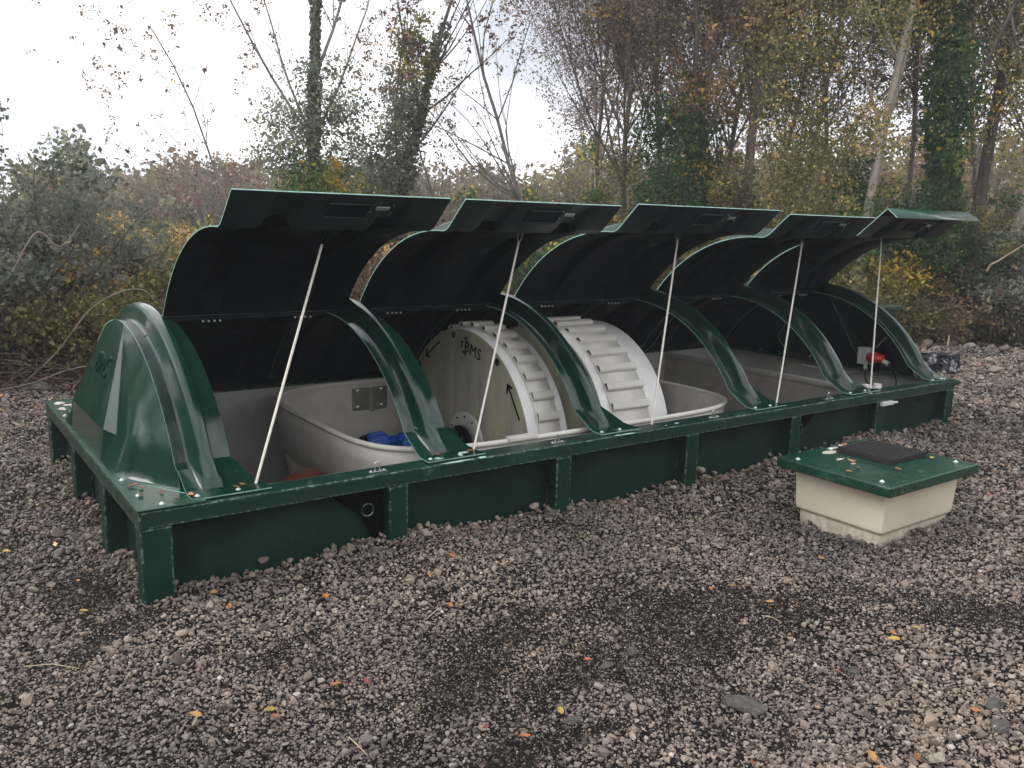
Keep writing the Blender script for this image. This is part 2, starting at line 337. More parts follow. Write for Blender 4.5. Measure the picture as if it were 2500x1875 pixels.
# ------------------------------------------------------------------ ground
L, W, H = 6.195, 2.42, .396
rngg = np.random.default_rng(5)
_ph = rngg.uniform(0, 6.28, (14, 2)); _kk = rngg.uniform(-1, 1, (14, 2)); _fr = np.array([.35, .5, .7, .9, 1.2, 1.5, 2, 2.6, 3.3, 4.1, 5, 6, 7.5, 9])
def hgt(x, y):
    x = np.asarray(x, float); y = np.asarray(y, float); z = np.zeros_like(x+y)
    for (p, _), (kx, ky), f in zip(_ph, _kk, _fr):
        z = z+np.sin((kx*x+ky*y)/math.hypot(kx, ky)*f*1.5+p)*.012/(f**.75)
    # loose gravel banked against the tank panels
    d = np.maximum(np.maximum(-x, x-L), np.maximum(-y, y-W)); z = z+.045*np.exp(-np.maximum(d+.05, 0)/.22)*(.6+.5*np.sin(x*6.28+.9)*np.cos(y*3))
    r = np.hypot(x-6, y-3); return z*np.clip((24-r)/8, 0, 1)
def dark(x, y):
    """0..1: how much a patch of fine dark grit replaces the loose stones"""
    x = np.asarray(x, float); y = np.asarray(y, float); s = np.zeros_like(x+y)
    for cx, cy_, rx, ry, an in ((.85, -1.13, .36, .20, .3), (1.15, -.95, .42, .16, .5), (1.75, -1.08, .70, .27, -.25), (2.30, -1.42, .55, .24, -.5), (1.60, -1.38, .50, .24, -.1), (1.2, -1.32, .40, .20, .2),
                                (2.75, -1.85, .4, .16, -.5), (.35, -.62, .28, .07, .5), (.80, -1.62, .28, .10, 0), (-.15, -.15, .25, .1, .6), (-.2, .3, .2, .25, 0), (3.2, -2.5, .4, .12, -.3)):
        u = (x-cx)*math.cos(an)+(y-cy_)*math.sin(an); v = -(x-cx)*math.sin(an)+(y-cy_)*math.cos(an)
        s = np.maximum(s, 1.25-np.hypot(u/rx, v/ry))
    wob = .35*np.sin(x*9+2*np.sin(y*7))*np.sin(y*11+1.5*np.sin(x*5))+.2*np.sin(x*23+y*17)*np.sin(y*29-x*13)
    return np.clip((s-.08+wob*1.15)*1.2, 0, 1)
def build_ground():
    e = .098
    xs = np.unique(np.round(np.concatenate([np.linspace(-8, e, 68), np.linspace(e, L-e, 50), np.linspace(L-e, 24, 130)]), 5))
    ys = np.unique(np.round(np.concatenate([np.linspace(-6, e, 60), np.linspace(e, W-e, 20), np.linspace(W-e, 18, 110)]), 5))
    X, Y = np.meshgrid(xs, ys, indexing='ij'); Z = hgt(X, Y)
    edge = np.minimum(np.minimum(X+8, 24-X), np.minimum(Y+6, 18-Y)); Z = Z*np.clip(edge/1.5, 0, 1)
    V = np.stack([X, Y, Z], -1).reshape(-1, 3); n = len(ys); F = []
    for i in range(len(xs)-1):
        xm = (xs[i]+xs[i+1])/2
        for j in range(n-1):
            ym = (ys[j]+ys[j+1])/2
            if e < xm < L-e and e < ym < W-e: continue
            F.append((i*n+j, (i+1)*n+j, (i+1)*n+j+1, i*n+j+1))
    mb = MB(); mb.add(V.tolist(), F, 0, True)
    B = 160
    for a, b, c, d in ((-B, -8, -B, B), (24, B, -B, B), (-8, 24, -B, -6), (-8, 24, 18, B)):
        mb.add([(a, c, 0), (b, c, 0), (b, d, 0), (a, d, 0)], [(0, 1, 2, 3)], 0, True)
    o = mb.build('ground', M['ground']); tag(o, 'dark gritty ground under the loose gravel', None, None, 'structure')
build_ground()

def stone_mesh(i, rng, sub=2):
    bm = bmesh.new(); bmesh.ops.create_icosphere(bm, subdivisions=sub, radius=.5)
    pl = [(Vector(rng.normal(size=3)).normalized(), rng.uniform(.22, .36)) for _ in range(11)]
    for v in bm.verts:
        for n, d in pl:
            q = v.co.dot(n)-d
            if q > 0: v.co -= n*q
        v.co += Vector(rng.normal(size=3))*.010
    sx = rng.uniform(.8, 1.15), rng.uniform(.65, 1.0), rng.uniform(.42, .72)
    for v in bm.verts: v.co = Vector((v.co.x*sx[0], v.co.y*sx[1], v.co.z*sx[2]))
    me = bpy.data.meshes.new('gravel_stone'); bm.to_mesh(me); bm.free(); me.materials.append(M['stone']); return me
def build_gravel():
    rng = np.random.default_rng(11)
    sc = bpy.data.collections.new('stone_shapes')
    for i in range(9): sc.objects.link(bpy.data.objects.new('stone_shape', stone_mesh(i, rng, 2 if i < 5 else 1)))
    pts = []; scl = []
    az0, az1 = R(CAM_YAW-40), R(CAM_YAW+40)
    bands = [(1.5, 3.2, 11500, .0112), (3.2, 5.0, 6800, .0145), (5.0, 8.0, 3000, .0200), (8.0, 13, 1150, .030), (13, 21, 400, .045)]
    for r0, r1, dens, size in bands:
        if r0 > 3: az0, az1 = R(CAM_YAW-58), R(CAM_YAW+44)
        n = int(.5*(r1**2-r0**2)*(az1-az0)*dens)
        r = np.sqrt(rng.uniform(r0*r0, r1*r1, n)); a = rng.uniform(az0, az1, n)
        x = CAM_P[0]+r*np.cos(a); y = CAM_P[1]+r*np.sin(a)
        s = size*np.exp(rng.normal(0, .42, n)); big = rng.uniform(0, 1, n) < .014; s[big] *= rng.uniform(1.7, 2.4, big.sum())
        # coarser stone in the lower right corner and beside the tank
        co = np.clip(1.1-np.hypot((x-1.35)/1.3, (y+2.3)/.42), 0, 1); s *= 1+.55*co
        dk = dark(x, y)
        keep = ~((x > .08) & (x < L-.08) & (y > .08) & (y < W-.08)) & (rng.uniform(0, 1, n) > dk*.50) & ~((x > 3.22) & (x < 3.86) & (y > -1.22) & (y < -.72))
        s = s*(1-.50*dk)
        x, y, s = x[keep], y[keep], s[keep]
        pts.append(np.stack([x, y, hgt(x, y)+s*rng.uniform(-.08, .32, len(x))], 1)); scl.append(s)
    # fine chips all through the dark damp patches
    x = rng.uniform(-.6, 3.9, 150000); y = rng.uniform(-2.9, .6, 150000); dk = dark(x, y); kp = (dk > rng.uniform(0, 2.6, 150000)) & ~((x > -.02) & (y > -.02)) & ~((x > 3.18) & (x < 3.9) & (y > -1.25) & (y < -.7)); x, y = x[kp], y[kp]
    s = .0055*np.exp(rng.normal(0, .35, len(x))); pts.append(np.stack([x, y, hgt(x, y)+s*rng.uniform(-.1, .3, len(x))], 1)); scl.append(s)
    # a heaped edge of stones along the foot of the tank and the chamber
    def along(x0, y0, x1, y1, n, spread):
        t = rng.uniform(0, 1, n); x = x0+(x1-x0)*t; y = y0+(y1-y0)*t; nx, ny = (y1-y0), -(x1-x0); l = math.hypot(nx, ny)
        d = np.abs(rng.normal(0, spread, n)); x = x+nx/l*d; y = y+ny/l*d; s = .020*np.exp(rng.normal(0, .42, n))
        pts.append(np.stack([x, y, hgt(x, y)+s*rng.uniform(.1, .9, n)], 1)); scl.append(s)
    along(.1, .085, L, .085, 2300, .06); along(.085, W, .085, .1, 900, .06); along(3.21, -1.23, 3.87, -1.23, 260, .04); along(3.20, -.72, 3.20, -1.23, 200, .04)
    P = np.concatenate(pts); S = np.concatenate(scl); n = len(P)
    me = bpy.data.meshes.new('gravel'); me.vertices.add(n); me.vertices.foreach_set('co', P.ravel())
    a = me.attributes.new('size', 'FLOAT', 'POINT'); a.data.foreach_set('value', S)
    rot = np.stack([rng.normal(0, .35, n), rng.normal(0, .35, n), rng.uniform(0, 6.28, n)], 1)
    a = me.attributes.new('turn', 'FLOAT_VECTOR', 'POINT'); a.data.foreach_set('vector', rot.ravel())
    a = me.attributes.new('pick', 'INT', 'POINT'); a.data.foreach_set('value', rng.integers(0, 9, n))
    o = bpy.data.objects.new('gravel', me); COL.objects.link(o)
    tag(o, 'loose grey brown crushed stone gravel covering the yard', 'gravel', None, 'stuff')
    g = bpy.data.node_groups.new('scatter_stones', 'GeometryNodeTree')
    g.interface.new_socket('Geometry', in_out='INPUT', socket_type='NodeSocketGeometry'); g.interface.new_socket('Geometry', in_out='OUTPUT', socket_type='NodeSocketGeometry')
    gi = g.nodes.new('NodeGroupInput'); go = g.nodes.new('NodeGroupOutput'); ci = g.nodes.new('GeometryNodeCollectionInfo'); ci.inputs['Collection'].default_value = sc
    ci.inputs['Separate Children'].default_value = True; ci.inputs['Reset Children'].default_value = True
    ip = g.nodes.new('GeometryNodeInstanceOnPoints'); ip.inputs['Pick Instance'].default_value = True
    def attr(nm, ty):
        q = g.nodes.new('GeometryNodeInputNamedAttribute'); q.data_type = ty; q.inputs['Name'].default_value = nm; return q.outputs['Attribute']
    g.links.new(gi.outputs[0], ip.inputs['Points']); g.links.new(ci.outputs[0], ip.inputs['Instance']); g.links.new(attr('pick', 'INT'), ip.inputs['Instance Index'])
    e2r = g.nodes.new('FunctionNodeEulerToRotation'); g.links.new(attr('turn', 'FLOAT_VECTOR'), e2r.inputs[0]); g.links.new(e2r.outputs[0], ip.inputs['Rotation'])
    g.links.new(attr('size', 'FLOAT'), ip.inputs['Scale']); g.links.new(ip.outputs[0], go.inputs[0])
    md = o.modifiers.new('scatter', 'NODES'); md.node_group = g
build_gravel()

# ------------------------------------------------------------------ the treatment unit
unit = empty('treatment_unit', (0, 0, 0))
tag(unit, 'long dark green fibreglass sewage treatment tank with five arched lids propped open', 'tank')
YC, ZC, RA = 1.21, -.093, 1.113         # centre and radius of the roof arc
Y0 = .27                                 # where the arc ends and the foot kicks out
def arc_half(dr=0., n=22):
    """front half of the roof section, ridge -> foot: (y, z, ny, nz, s) ; dr = offset outwards"""
    a1 = math.asin((YC-Y0)/RA); out = []
    for i in range(n+1):
        a = a1*i/n; out.append((YC-(RA+dr)*math.sin(a), ZC+(RA+dr)*math.cos(a), -math.sin(a), math.cos(a)))
    return out
def arch_path(n=22):
    h = arc_half(0, n); y, z = h[-1][:2]
    h += [(y-.035, z-.022, -.55, .83), (.14, .425, -.45, .89), (.105, H+.016, -.2, .98), (.03, H+.013, 0, 1)]
    full = [(2*YC-a, b, -c, d) for a, b, c, d in h[::-1]][:-1]+h
    return full
def build_arch(x0, x1):
    wd = x1-x0; prof = [(0, 0), (.20, 0), (.235, .003), (.265, .014), (.315, .056), (.335, .070), (.365, .079), (.42, .083), (.50, .084), (.56, .080), (.59, .070), (.61, .054), (.645, .014), (.67, .003), (.70, 0), (1, 0)]
    path = arch_path(); nP = len(path); P = np.zeros((nP, len(prof), 3))
    for i, (y, z, ny, nz_) in enumerate(path):
        e = min(i, nP-1-i); k = [0, .12, .55, .85, 1][min(e, 4)]; fl_ = [.085, .075, .055, .018, 0][min(e, 4)]
        for j, (fx, h) in enumerate(prof): P[i, j] = (x0+fx*wd+fl_*max(0, fx-.6)/.4+fl_*.15*fx, y+ny*h*k, z+nz_*h*k)
    mb = MB(); sheet_mb(mb, P, .006, 0, 1, 2, flip=P[nP//2, 0, 2] > 0 and False)
    return mb
ARCH = [(.215, .45), (1.325, 1.56), (2.435, 2.635), (3.76, 3.975), (4.81, 5.06), (5.93, 6.12)]
def dome(mb, c, r=.010, mi=0):
    mb.lathe([(0, r*1.35), (r*.25, r*1.3), (r*.3, r*.8), (r*.8, r*.62), (r*.95, r*.3), (r, 0.0001)], c, 'z', 10, mi)
for ai, (x0, x1) in enumerate(ARCH):
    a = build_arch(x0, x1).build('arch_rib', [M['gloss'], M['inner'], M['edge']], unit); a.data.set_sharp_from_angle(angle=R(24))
    for bx_ in (x0+.03, x1-.035):
        mb = MB(); dome(mb, (bx_, .065, H+.014), .0085); mb.build('bolt', M['bolt'], a)
    mb = MB()
    if ai in (1, 2, 4):   # bright star-shaped crack in the gelcoat at the kick of the rib
        rr = random.Random(ai); cx = x0+.075; c = np.array((cx, .262, .505))
        for q in range(5):
            d = np.array((rr.uniform(-1, 1), -.35*rr.uniform(-1, 1), rr.uniform(-1, 1))); d *= rr.uniform(.02, .045)/np.linalg.norm(d)
            mb.tube([c+(0, -.004, .004), c+d+(0, -.004, .004)], [.0035, .0006], 4)
        mb.build('crazing_mark', M['scuff'], a)

# rim: an inverted L swept round the rectangle
def sweep_rect(prof, x0, y0, x1, y1):
    """prof: closed loop of (inward offset, z)"""
    mb = MB(); n = len(prof); V = []
    for sx, sy in ((0, 0), (1, 0), (1, 1), (0, 1)):
        for o, z in prof: V.append((x0+o if sx == 0 else x1-o, y0+o if sy == 0 else y1-o, z))
    F = [(c*n+k, c*n+(k+1) % n, ((c+1) % 4)*n+(k+1) % n, ((c+1) % 4)*n+k) for c in range(4) for k in range(n)]
    return mb.add(V, F)
rim = sweep_rect([(0, H), (0, H-.070), (.012, H-.070), (.012, H-.012), (.125, H-.012), (.125, H)], 0, 0, L, W).build('rim', M['rim'], unit, .004)
mb = sweep_rect([(.090, H-.013), (.090, -.35), (.097, -.35), (.097, H-.013)], 0, 0, L, W); mb.build('side_wall', M['panel'], unit)
mb = sweep_rect([(.120, H-.013), (.120, -1.25), (.126, -1.25), (.126, H-.013)], 0, 0, L, W)
mb.box((.126, .126, -1.26), (L-.126, W-.126, -1.25)); mb.build('liner', M['grey'], unit)
def post(x0, y0, x1, y1):
    mb = MB(); mb.box((x0, y0, -.2), (x1, y1, H-.0715)); return mb.build('post', M['body'], unit, .006)
for k in range(5): post(1.10+k*1.001, .003, 1.20+k*1.001, .089)
for k in range(5): post(1.10+k*1.001, W-.089, 1.20+k*1.001, W-.003)
for yy in (.72, 1.50): post(.003, yy, .089, yy+.10); post(L-.089, yy, L-.003, yy+.10)
for (a, b, c, d) in ((.003, .003, .125, .089), (.003, W-.089, .125, W-.003), (L-.11, .003, L-.003, .089), (L-.11, W-.089, L-.003, W-.003)): post(a, b, c, d)
def gusset(xp, side):
    mb = MB(); top = H-.075; x = [xp-.28, xp-.002, xp-.002, xp-.03, xp-.1] if side < 0 else [xp+.25, xp+.002, xp+.002, xp+.02, xp+.09]
    z = [top, top, .02, .02, .18]; mb.prism([(a, .060, b) for a, b in zip(x, z)], (0, .028, 0))
    g = mb.build('lifting_gusset', M['black'], unit, .002)
    m2 = MB(); cx = xp-.085 if side < 0 else xp+.07
    m2.tube([(cx+.030*math.cos(q), .0575, .215+.030*math.sin(q)) for q in np.linspace(0, 6.283, 25)], .0028, 6, cap=False); m2.build('lifting_eye', M['body'], g)
gusset(1.10, -1); gusset(4.205, 1)
mb = MB(); mb.box((L+.001, .03, H-.052), (L+.135, .17, H-.016)); mb.build('lug', M['rim'], unit, .003)
mb = MB(); mb.box((5.13, -.028, H-.098), (5.27, -.001, H-.070)); mb.tube([(5.27, -.014, H-.085), (5.33, -.016, H-.088)], .009, 8); mb.build('outlet_stub', M['bolt'], unit, .003)

# end caps ------------------------------------------------------------
def build_cap(mirror):
    fx = (lambda x: L-x) if mirror else (lambda x: x)
    XA = .215; T = np.array((.208, 1.09, 0)); T[2] = ZC+math.sqrt(RA**2-(YC-T[1])**2)
    Bt = np.array((.018, .82, H+.013)); Lk = np.array((.030, .93, .56)); Rk = np.array((.072, .72, .55)); Mk = np.array((.036, .815, .56))
    n = 26
    def arcp(t):   # t 0 at the foot, 1 at T
        a1 = math.asin((YC-.165)/RA); a0 = math.asin((YC-T[1])/RA); a = a1+(a0-a1)*t; p = np.array((XA, YC-RA*math.sin(a), ZC+RA*math.cos(a)))
        zlow = H+.013; k = max(0, 1-t*6); p[2] = p[2]*(1-k)+zlow*k if t < 1/6 else p[2]; return p
    base = [Bt, np.array((.016, .66, H+.013)), np.array((.028, .52, H+.013)), np.array((.062, .42, H+.013)), np.array((.110, .34, H+.013)), np.array((.160, .235, H+.013)), np.array((.215, .135, H+.013))]
    def poly(pts, u):
        s = u*(len(pts)-1); i = min(int(s), len(pts)-2); f = s-i; return pts[i]*(1-f)+pts[i+1]*f
    F0 = arcp(0); F0 = np.array((XA, .135, H+.013))
    P = np.zeros((n+1, 13, 3))
    for i in range(n+1):
        t = i/n; c1 = poly([Bt, Rk, T], t) if True else None
        # the kite's widest point sits a quarter of the way up
        c1 = Bt+(Rk-Bt)*min(1, t/.26) if t < .26 else Rk+(T-Rk)*((t-.26)/.74)
        c2 = arcp(t)
        if i == 0: c2 = F0
        for j in range(13):
            u = j/12; p = (1-u)*c1+u*c2; q = poly(base, u)-((1-u)*Bt+u*F0); p = p+(1-t)**2.2*q
            bl = math.sin(math.pi*u)*math.sin(math.pi*min(1, t*1.15))*.004; p[0] -= bl
            P[i, j] = p
    out = MB()
    def put(P, flip):
        Q = P.copy(); Q[..., 0] = fx(Q[..., 0]); sheet_mb(out, Q, .005, 0, 1, 2, flip=not (flip ^ mirror))
    def mir(P):
        Q = P.copy(); Q[..., 1] = 2*YC-Q[..., 1]; return Q
    put(P, False); put(mir(P), True)
    def tri(a, b, c, k=8, flip=False):
        return np.array([[a*(1-i/k)+(b*(1-j/k)+c*(j/k))*(i/k) for j in range(k+1)] for i in range(k+1)])
    def facet(pts):
        for side in (0, 1):
            Q = [np.array(p, float) for p in pts]
            if side: Q = [np.array((p[0], 2*YC-p[1], p[2])) for p in Q][::-1]
            Q = [np.array((fx(p[0]), p[1], p[2])) for p in Q]
            out.add(Q, [tuple(range(len(Q)))], 0)
    # the narrow four-sided kite between side face and centre panel
    facet([T, Mk, Rk]); facet([T, Lk, Mk]); facet([Bt, Rk, Mk]); facet([Bt, Mk, Lk])
    m_ = lambda p: np.array((p[0], 2*YC-p[1], p[2]))
    # centre panel: upper sloping part and near-vertical foot
    U = np.zeros((9, 9, 3)); Lw = np.zeros((5, 9, 3))
    for i in range(9):
        for j in range(9):
            t = i/8; u = j/8; top = T*(1-u)+m_(T)*u; top[2] = ZC+math.sqrt(RA**2-(YC-top[1])**2); lo = Lk*(1-u)+m_(Lk)*u; U[i, j] = lo*(1-t)+top*t
    for i in range(5):
        for j in range(9):
            t = i/4; u = j/8; Lw[i, j] = (Bt*(1-u)+m_(Bt)*u)*(1-t)+(Lk*(1-u)+m_(Lk)*u)*t
    put(U[:, ::-1], False); put(Lw[:, ::-1], False)
    # barrel strip between the faces and the first rib
    prof = [XA-.004, XA+.02, XA+.045]; path = arch_path()[3:-3]
    S = np.array([[(x, y, z) for x in prof] for (y, z, _, _) in path]); put(S, True)
    cap = out.build('end_cap', [M['gloss'], M['inner'], M['edge']], unit); cap.data.set_sharp_from_angle(angle=R(24))
    dk = MB(); a, b = sorted((fx(-.003), fx(.262))); dk.box((a, -.003, H+.0035), (b, W+.003, H+.0115))
    d = dk.build('cap_flange', [M['deck']], cap, .002)
    for (bx_, by) in ((.045, .20), (.10, .045), (.035, .46), (.03, 1.35), (.04, 1.9), (.05, 2.3)):
        mb = MB(); dome(mb, (fx(bx_), by, H+.0115), .0085); mb.build('bolt', M['bolt'], cap)
    for i in range(3):
        rr = random.Random(i+3)
    # raised lettering on the centre panel
    up = (U[8, 4]-U[0, 4]); ux = np.array((0, -1., 0)) if not mirror else np.array((0, 1., 0)); upv = np.array((fx(up[0]+0)-fx(0), 0, up[2]))
    p0 = U[0, 4]*(1-.42)+U[8, 4]*.42; nn = np.cross(ux, upv/np.linalg.norm(upv)); o_ = np.array((fx(p0[0]), p0[1], p0[2]))-ux*.145+nn*.0005
    text_mesh('lettering', 'BMS', .155, M['gloss'], cap, o_, ux, upv, .006, 1.0)
    return cap
build_cap(False); build_cap(True)
# mineral bloom dried on the deck in the back left corner and small scuffs
def patch(mb, cx, cy_, z, rx, ry, seed, th=.0015):
    r_ = random.Random(seed); k = 15; pts = [(cx+rx*math.cos(a)*(r_.uniform(.55, 1.1)), cy_+ry*math.sin(a)*r_.uniform(.55, 1.1), z) for a in [2*math.pi*i/k for i in range(k)]]
    mb.prism(pts, (0, 0, th))
mb = MB()
for i, (x, y, rx, ry) in enumerate([(.06, 2.30, .03, .05), (.10, 2.22, .04, .03), (.05, 2.12, .022, .05), (.12, 2.05, .02, .03), (.035, 1.92, .015, .05), (.028, 1.75, .01, .02)]): patch(mb, x, y, H+.0116, rx, ry, i)
split(mb, 'dried_residue', M['dust'], unit)
mb = MB()
for i, (x, y, rx, ry) in enumerate([(1.47, -.001, .09, .012), (1.62, .002, .03, .02), (2.60, -.001, .06, .012), (2.53, .002, .03, .01), (3.05, .05, .018, .008), (2.95, .04, .01, .006), (5.03, .02, .02, .01), (6.12, .08, .06, .03), (6.04, .05, .03, .02), (5.95, .06, .03, .012)]): patch(mb, x, y, H+.001, rx, ry, i+20, .002)
for i, (x, y, rx) in enumerate([(1.40, .055, .030), (1.56, .085, .035), (1.52, .05, .012)]): patch(mb, x, y, H+.0145, rx, .016, i+40, .002)
split(mb, 'gelcoat_scuff', M['scuff'], unit)

# lids and rear shells -------------------------------------------------
LIDX = [(.42, 1.44), (1.52, 2.51), (2.64, 3.86), (3.945, 4.90), (4.955, 6.05)]
OPEN = R(54.8); HINGE = np.array((YC, ZC+RA+.012))
def lid_path(last):
    h = arc_half(.014, 20); y, z = h[-1][:2]
    h += [(y-.018, z-.014, -.60, .80), (y-.045, z-.027, -.42, .9), (y-.165, z-.055, -.26, .97), (y-.235, z-.073, -.26, .97)]
    return h
def xprof(x0, x1, inset=0):
    wd = x1-x0; ps = [(0, 0), (.055, 0)]
    for c in (.24, .74):
        c0 = c*wd; ps += [(c0-.080, 0), (c0-.070, .006), (c0-.058, .052), (c0-.05, .058), (c0+.05, .058), (c0+.058, .052), (c0+.070, .006), (c0+.080, 0)]
    ps += [(wd*.5, 0), (wd-.055, 0), (wd, 0)]; ps.sort(); return [(x0+a, b) for a, b in ps]
def rot_open(y, z, ang):
    dy, dz = y-HINGE[0], z-HINGE[1]; c, s = math.cos(-ang), math.sin(-ang); return HINGE[0]+c*dy-s*dz, HINGE[1]+s*dy+c*dz
def build_lid(k):
    x0, x1 = LIDX[k]; path = lid_path(k == 4); xp = xprof(x0, x1); nP = len(path); P = np.zeros((nP, len(xp), 3))
    ang = OPEN+(.0, .0, .012, -.005, .01)[k]
    for i, (y, z, ny, nz_) in enumerate(path):
        kk = 1 if 0 < i < nP-3 else .0
        kk *= min(1, i/4)
        if i == nP-3: kk = .7
        if i == nP-2: kk = .35
        for j, (x, h) in enumerate(xp):
            yy, zz = rot_open(y+ny*h*kk, z+nz_*h*kk, ang); P[i, j] = (x, yy, zz)
    mb = MB(); fl = nP-5
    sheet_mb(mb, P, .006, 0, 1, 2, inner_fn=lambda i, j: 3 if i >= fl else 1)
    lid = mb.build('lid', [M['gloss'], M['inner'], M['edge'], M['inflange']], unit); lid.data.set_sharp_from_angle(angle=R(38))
    e0 = np.array(P[nP-2, 0]); e1 = np.array(P[nP-1, 0]); dr = (e1-e0)/np.linalg.norm(e1-e0); nrm = np.array((0, -dr[2], dr[1]))
    if nrm[1] > 0: nrm = -nrm          # towards the front
    xc = (x0+x1)/2; a0 = np.array(P[nP-3, 0]); 
    def fp(x, t, off): # point on flange, t metres from its free edge
        p = e1-dr*t; return np.array((x, p[1], p[2]))+nrm*off
    if k == 4:
        f = MB(); q0 = e1.copy(); ydir = np.array((0, -.78, -.62)); q1 = q0+dr*.075
        Q = np.array([[(x, *q0[1:]) for x in (x0, x1)], [(x, *q1[1:]) for x in (x0, x1)], [(x0, *(q1+ydir*.1)[1:]), (x1+.05, *(q1+ydir*.1)[1:])]]); mid_ = (Q[1]+Q[1])/2
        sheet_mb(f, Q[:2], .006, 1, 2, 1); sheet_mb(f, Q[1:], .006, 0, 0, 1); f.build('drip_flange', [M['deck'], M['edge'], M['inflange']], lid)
    # recessed hand hold and lock plate inside the flange
    r_ = MB(); hx = xc+.02
    a, b, c, d = fp(hx-.10, .145, .010), fp(hx+.10, .145, .010), fp(hx+.10, .055, .010), fp(hx-.10, .055, .010)
    r_.prism([a, b, c, d], -nrm*.004, 0)
    for p, q in ((a, b), (b, c), (c, d), (d, a)): r_.tube([p+nrm*.002, q+nrm*.002], .0045, 5, 1)
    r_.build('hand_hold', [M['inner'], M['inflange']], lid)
    lx = x0+(x1-x0)*.68; lp = MB(); lp.prism([fp(lx-.034, .088, .009), fp(lx+.034, .088, .009), fp(lx+.034, .066, .009), fp(lx-.034, .066, .009)], nrm*.005)
    lp = lp.build('lock_plate', M['steel'], lid, .001)
    sc_ = MB()
    for sx in (-.05, .05):
        for tt in (.055, .105): c = fp(lx+sx, tt, .007); sc_.tube([c, c+nrm*.006], .004, 7)
    split(sc_, 'lock_screw', M['steel'], lid)
    # hinges at the ridge: two leaves with bolt heads
    for f_ in (.24, .74):
        hx = x0+f_*(x1-x0); hb = MB(); hy, hz = HINGE
        d1 = np.array((0, *(np.array(rot_open(*path[1][:2], ang))-np.array(rot_open(*path[0][:2], ang))))); d1 /= np.linalg.norm(d1)
        n1 = np.array((0, -d1[2], d1[1])); n1 = n1 if n1[1] < 0 else -n1
        base = np.array((hx, hy-.006, hz-.010))
        hb.tube([base-(.06, 0, 0), base+(.06, 0, 0)], .006, 8)
        for sx in (-.045, -.015, .015, .045):
            p = base+np.array((sx, 0, 0))+d1*.032+n1*.006; hb.tube([p, p+n1*.008], .0045, 7)
            p = base+np.array((sx, -.004, -.022)); hb.tube([p, p+(0, -.008, -.002)], .0055, 7, 1)
        hb.build('hinge', [M['black'], M['bolt']], lid)
    # rear shell: the same moulding on the back half
    rp_ = path[:-4]+[(.19, H+.05, -.7, .7), (.125, H+.006, -.5, .8), (.02, H+.004, 0, 1)]
    S = np.zeros((len(rp_), len(xp), 3))
    for i, (y, z, ny, nz_) in enumerate(rp_):
        kk = 0 if i > len(rp_)-4 else min(1, i/4)
        for j, (x, h) in enumerate(xp): S[i, j] = (x, 2*YC-(y+ny*h*kk), z+nz_*h*kk)
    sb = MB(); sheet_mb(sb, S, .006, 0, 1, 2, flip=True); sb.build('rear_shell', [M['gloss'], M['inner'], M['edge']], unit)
    # ridge seam
    # prop rod: foot on the rim, fork under the lid
    foot = np.array(((.50, 1.625, 2.89, 4.05, 5.20)[k], (.105, .10, .10, .10, .13)[k], (H, H, H, H, H)[k]))
    tp = np.array(((.95, 2.09, 3.32, 4.58, 5.57)[k], .39, (1.43, 1.45, 1.47, 1.46, 1.475)[k]))
    rb = MB(); rb.tube([foot, foot*.5+tp*.5, tp], .0062, 10); rod = rb.build('prop_rod', M['rod'], unit)
    # fork of bent wire ending at the lid's underside
    fk = MB(); d = tp-foot; d /= np.linalg.norm(d); up_ = np.array(rot_open(*path[-6][:2], ang)); e = np.array((tp[0]+.01, tp[1]-.01, 1.515))
    for s in (-1, 1): fk.tube([tp, tp+d*.015+(s*.012, 0, 0), tp+d*.045+(s*.016, 0, 0), e+(s*.010, 0, 0)], .0028, 6)
    fk.build('hook', M['steel'] if k != 0 else M['black'], rod)
    return lid
for k in range(5): build_lid(k)
# dark closing strip along the ridge under each hinge line
mb = MB()
for x0, x1 in LIDX: mb.box((x0, YC-.012, HINGE[1]-.026), (x1, YC+.012, HINGE[1]-.008))
split(mb, 'ridge_strip', M['inner'], unit)

# locking staples on the front rim
for x in (1.06, 2.13, 3.37, 4.56):
    mb = MB(); mb.box((x-.045, .035, H+.0015), (x+.045, .062, H+.006))
    st = mb.build('staple', M['steel'], unit, .001)
    m2 = MB(); r_ = .013; pts = [(x-r_, .048, H+.004), (x-r_, .048, H+.035)]+[(x-r_*math.cos(a), .048, H+.035+r_*math.sin(a)) for a in np.linspace(.3, math.pi-.3, 6)]+[(x+r_, .048, H+.035), (x+r_, .048, H+.004)]
    m2.tube(pts, .0032, 8); m2.build('loop', M['steel'], st)
    m3 = MB()
    for sx in (-.034, .034): dome(m3, (x+sx, .048, H+.006), .005)
    split(m3, 'screw', M['steel'], st)

# biozone basin ---------------------------------------------------------
BCX, BCY, BA, BB = 2.615, 1.21, 1.40, .985
def sup(a, sc_=1.0, n_=5.0):
    c, s = math.cos(a), math.sin(a); return BCX+BA*sc_*np.sign(c)*abs(c)**(2/n_), BCY+BB*sc_*np.sign(s)*abs(s)**(2/n_)
K = 120; P = []
for i in range(K+1):
    a = 2*math.pi*i/K; row = []
    for z, s in ((.385, 1.0), (.28, .996), (.16, .985), (.06, .972), (.045, .962), (.02, .962), (.005, .968), (-.2, .94), (-.6, .88), (-.9, .7)):
        x, y = sup(a, s); row.append((x, y, z))
    P.append(row)
mb = MB(); sheet_mb(mb, P, -.012, 0, 0, 0); bas = mb.build('basin', M['basin'], unit)
mb = MB(); mb.tube([(*sup(2*math.pi*i/K), .388) for i in range(K+1)], .0155, 12, cap=False); mb.build('rolled_lip', M['lip'], bas)
mb = MB(); mb.prism([(*sup(2*math.pi*i/60, .72), -.88) for i in range(60)], (0, 0, .02)); mb.build('basin_floor', M['basin'], bas)
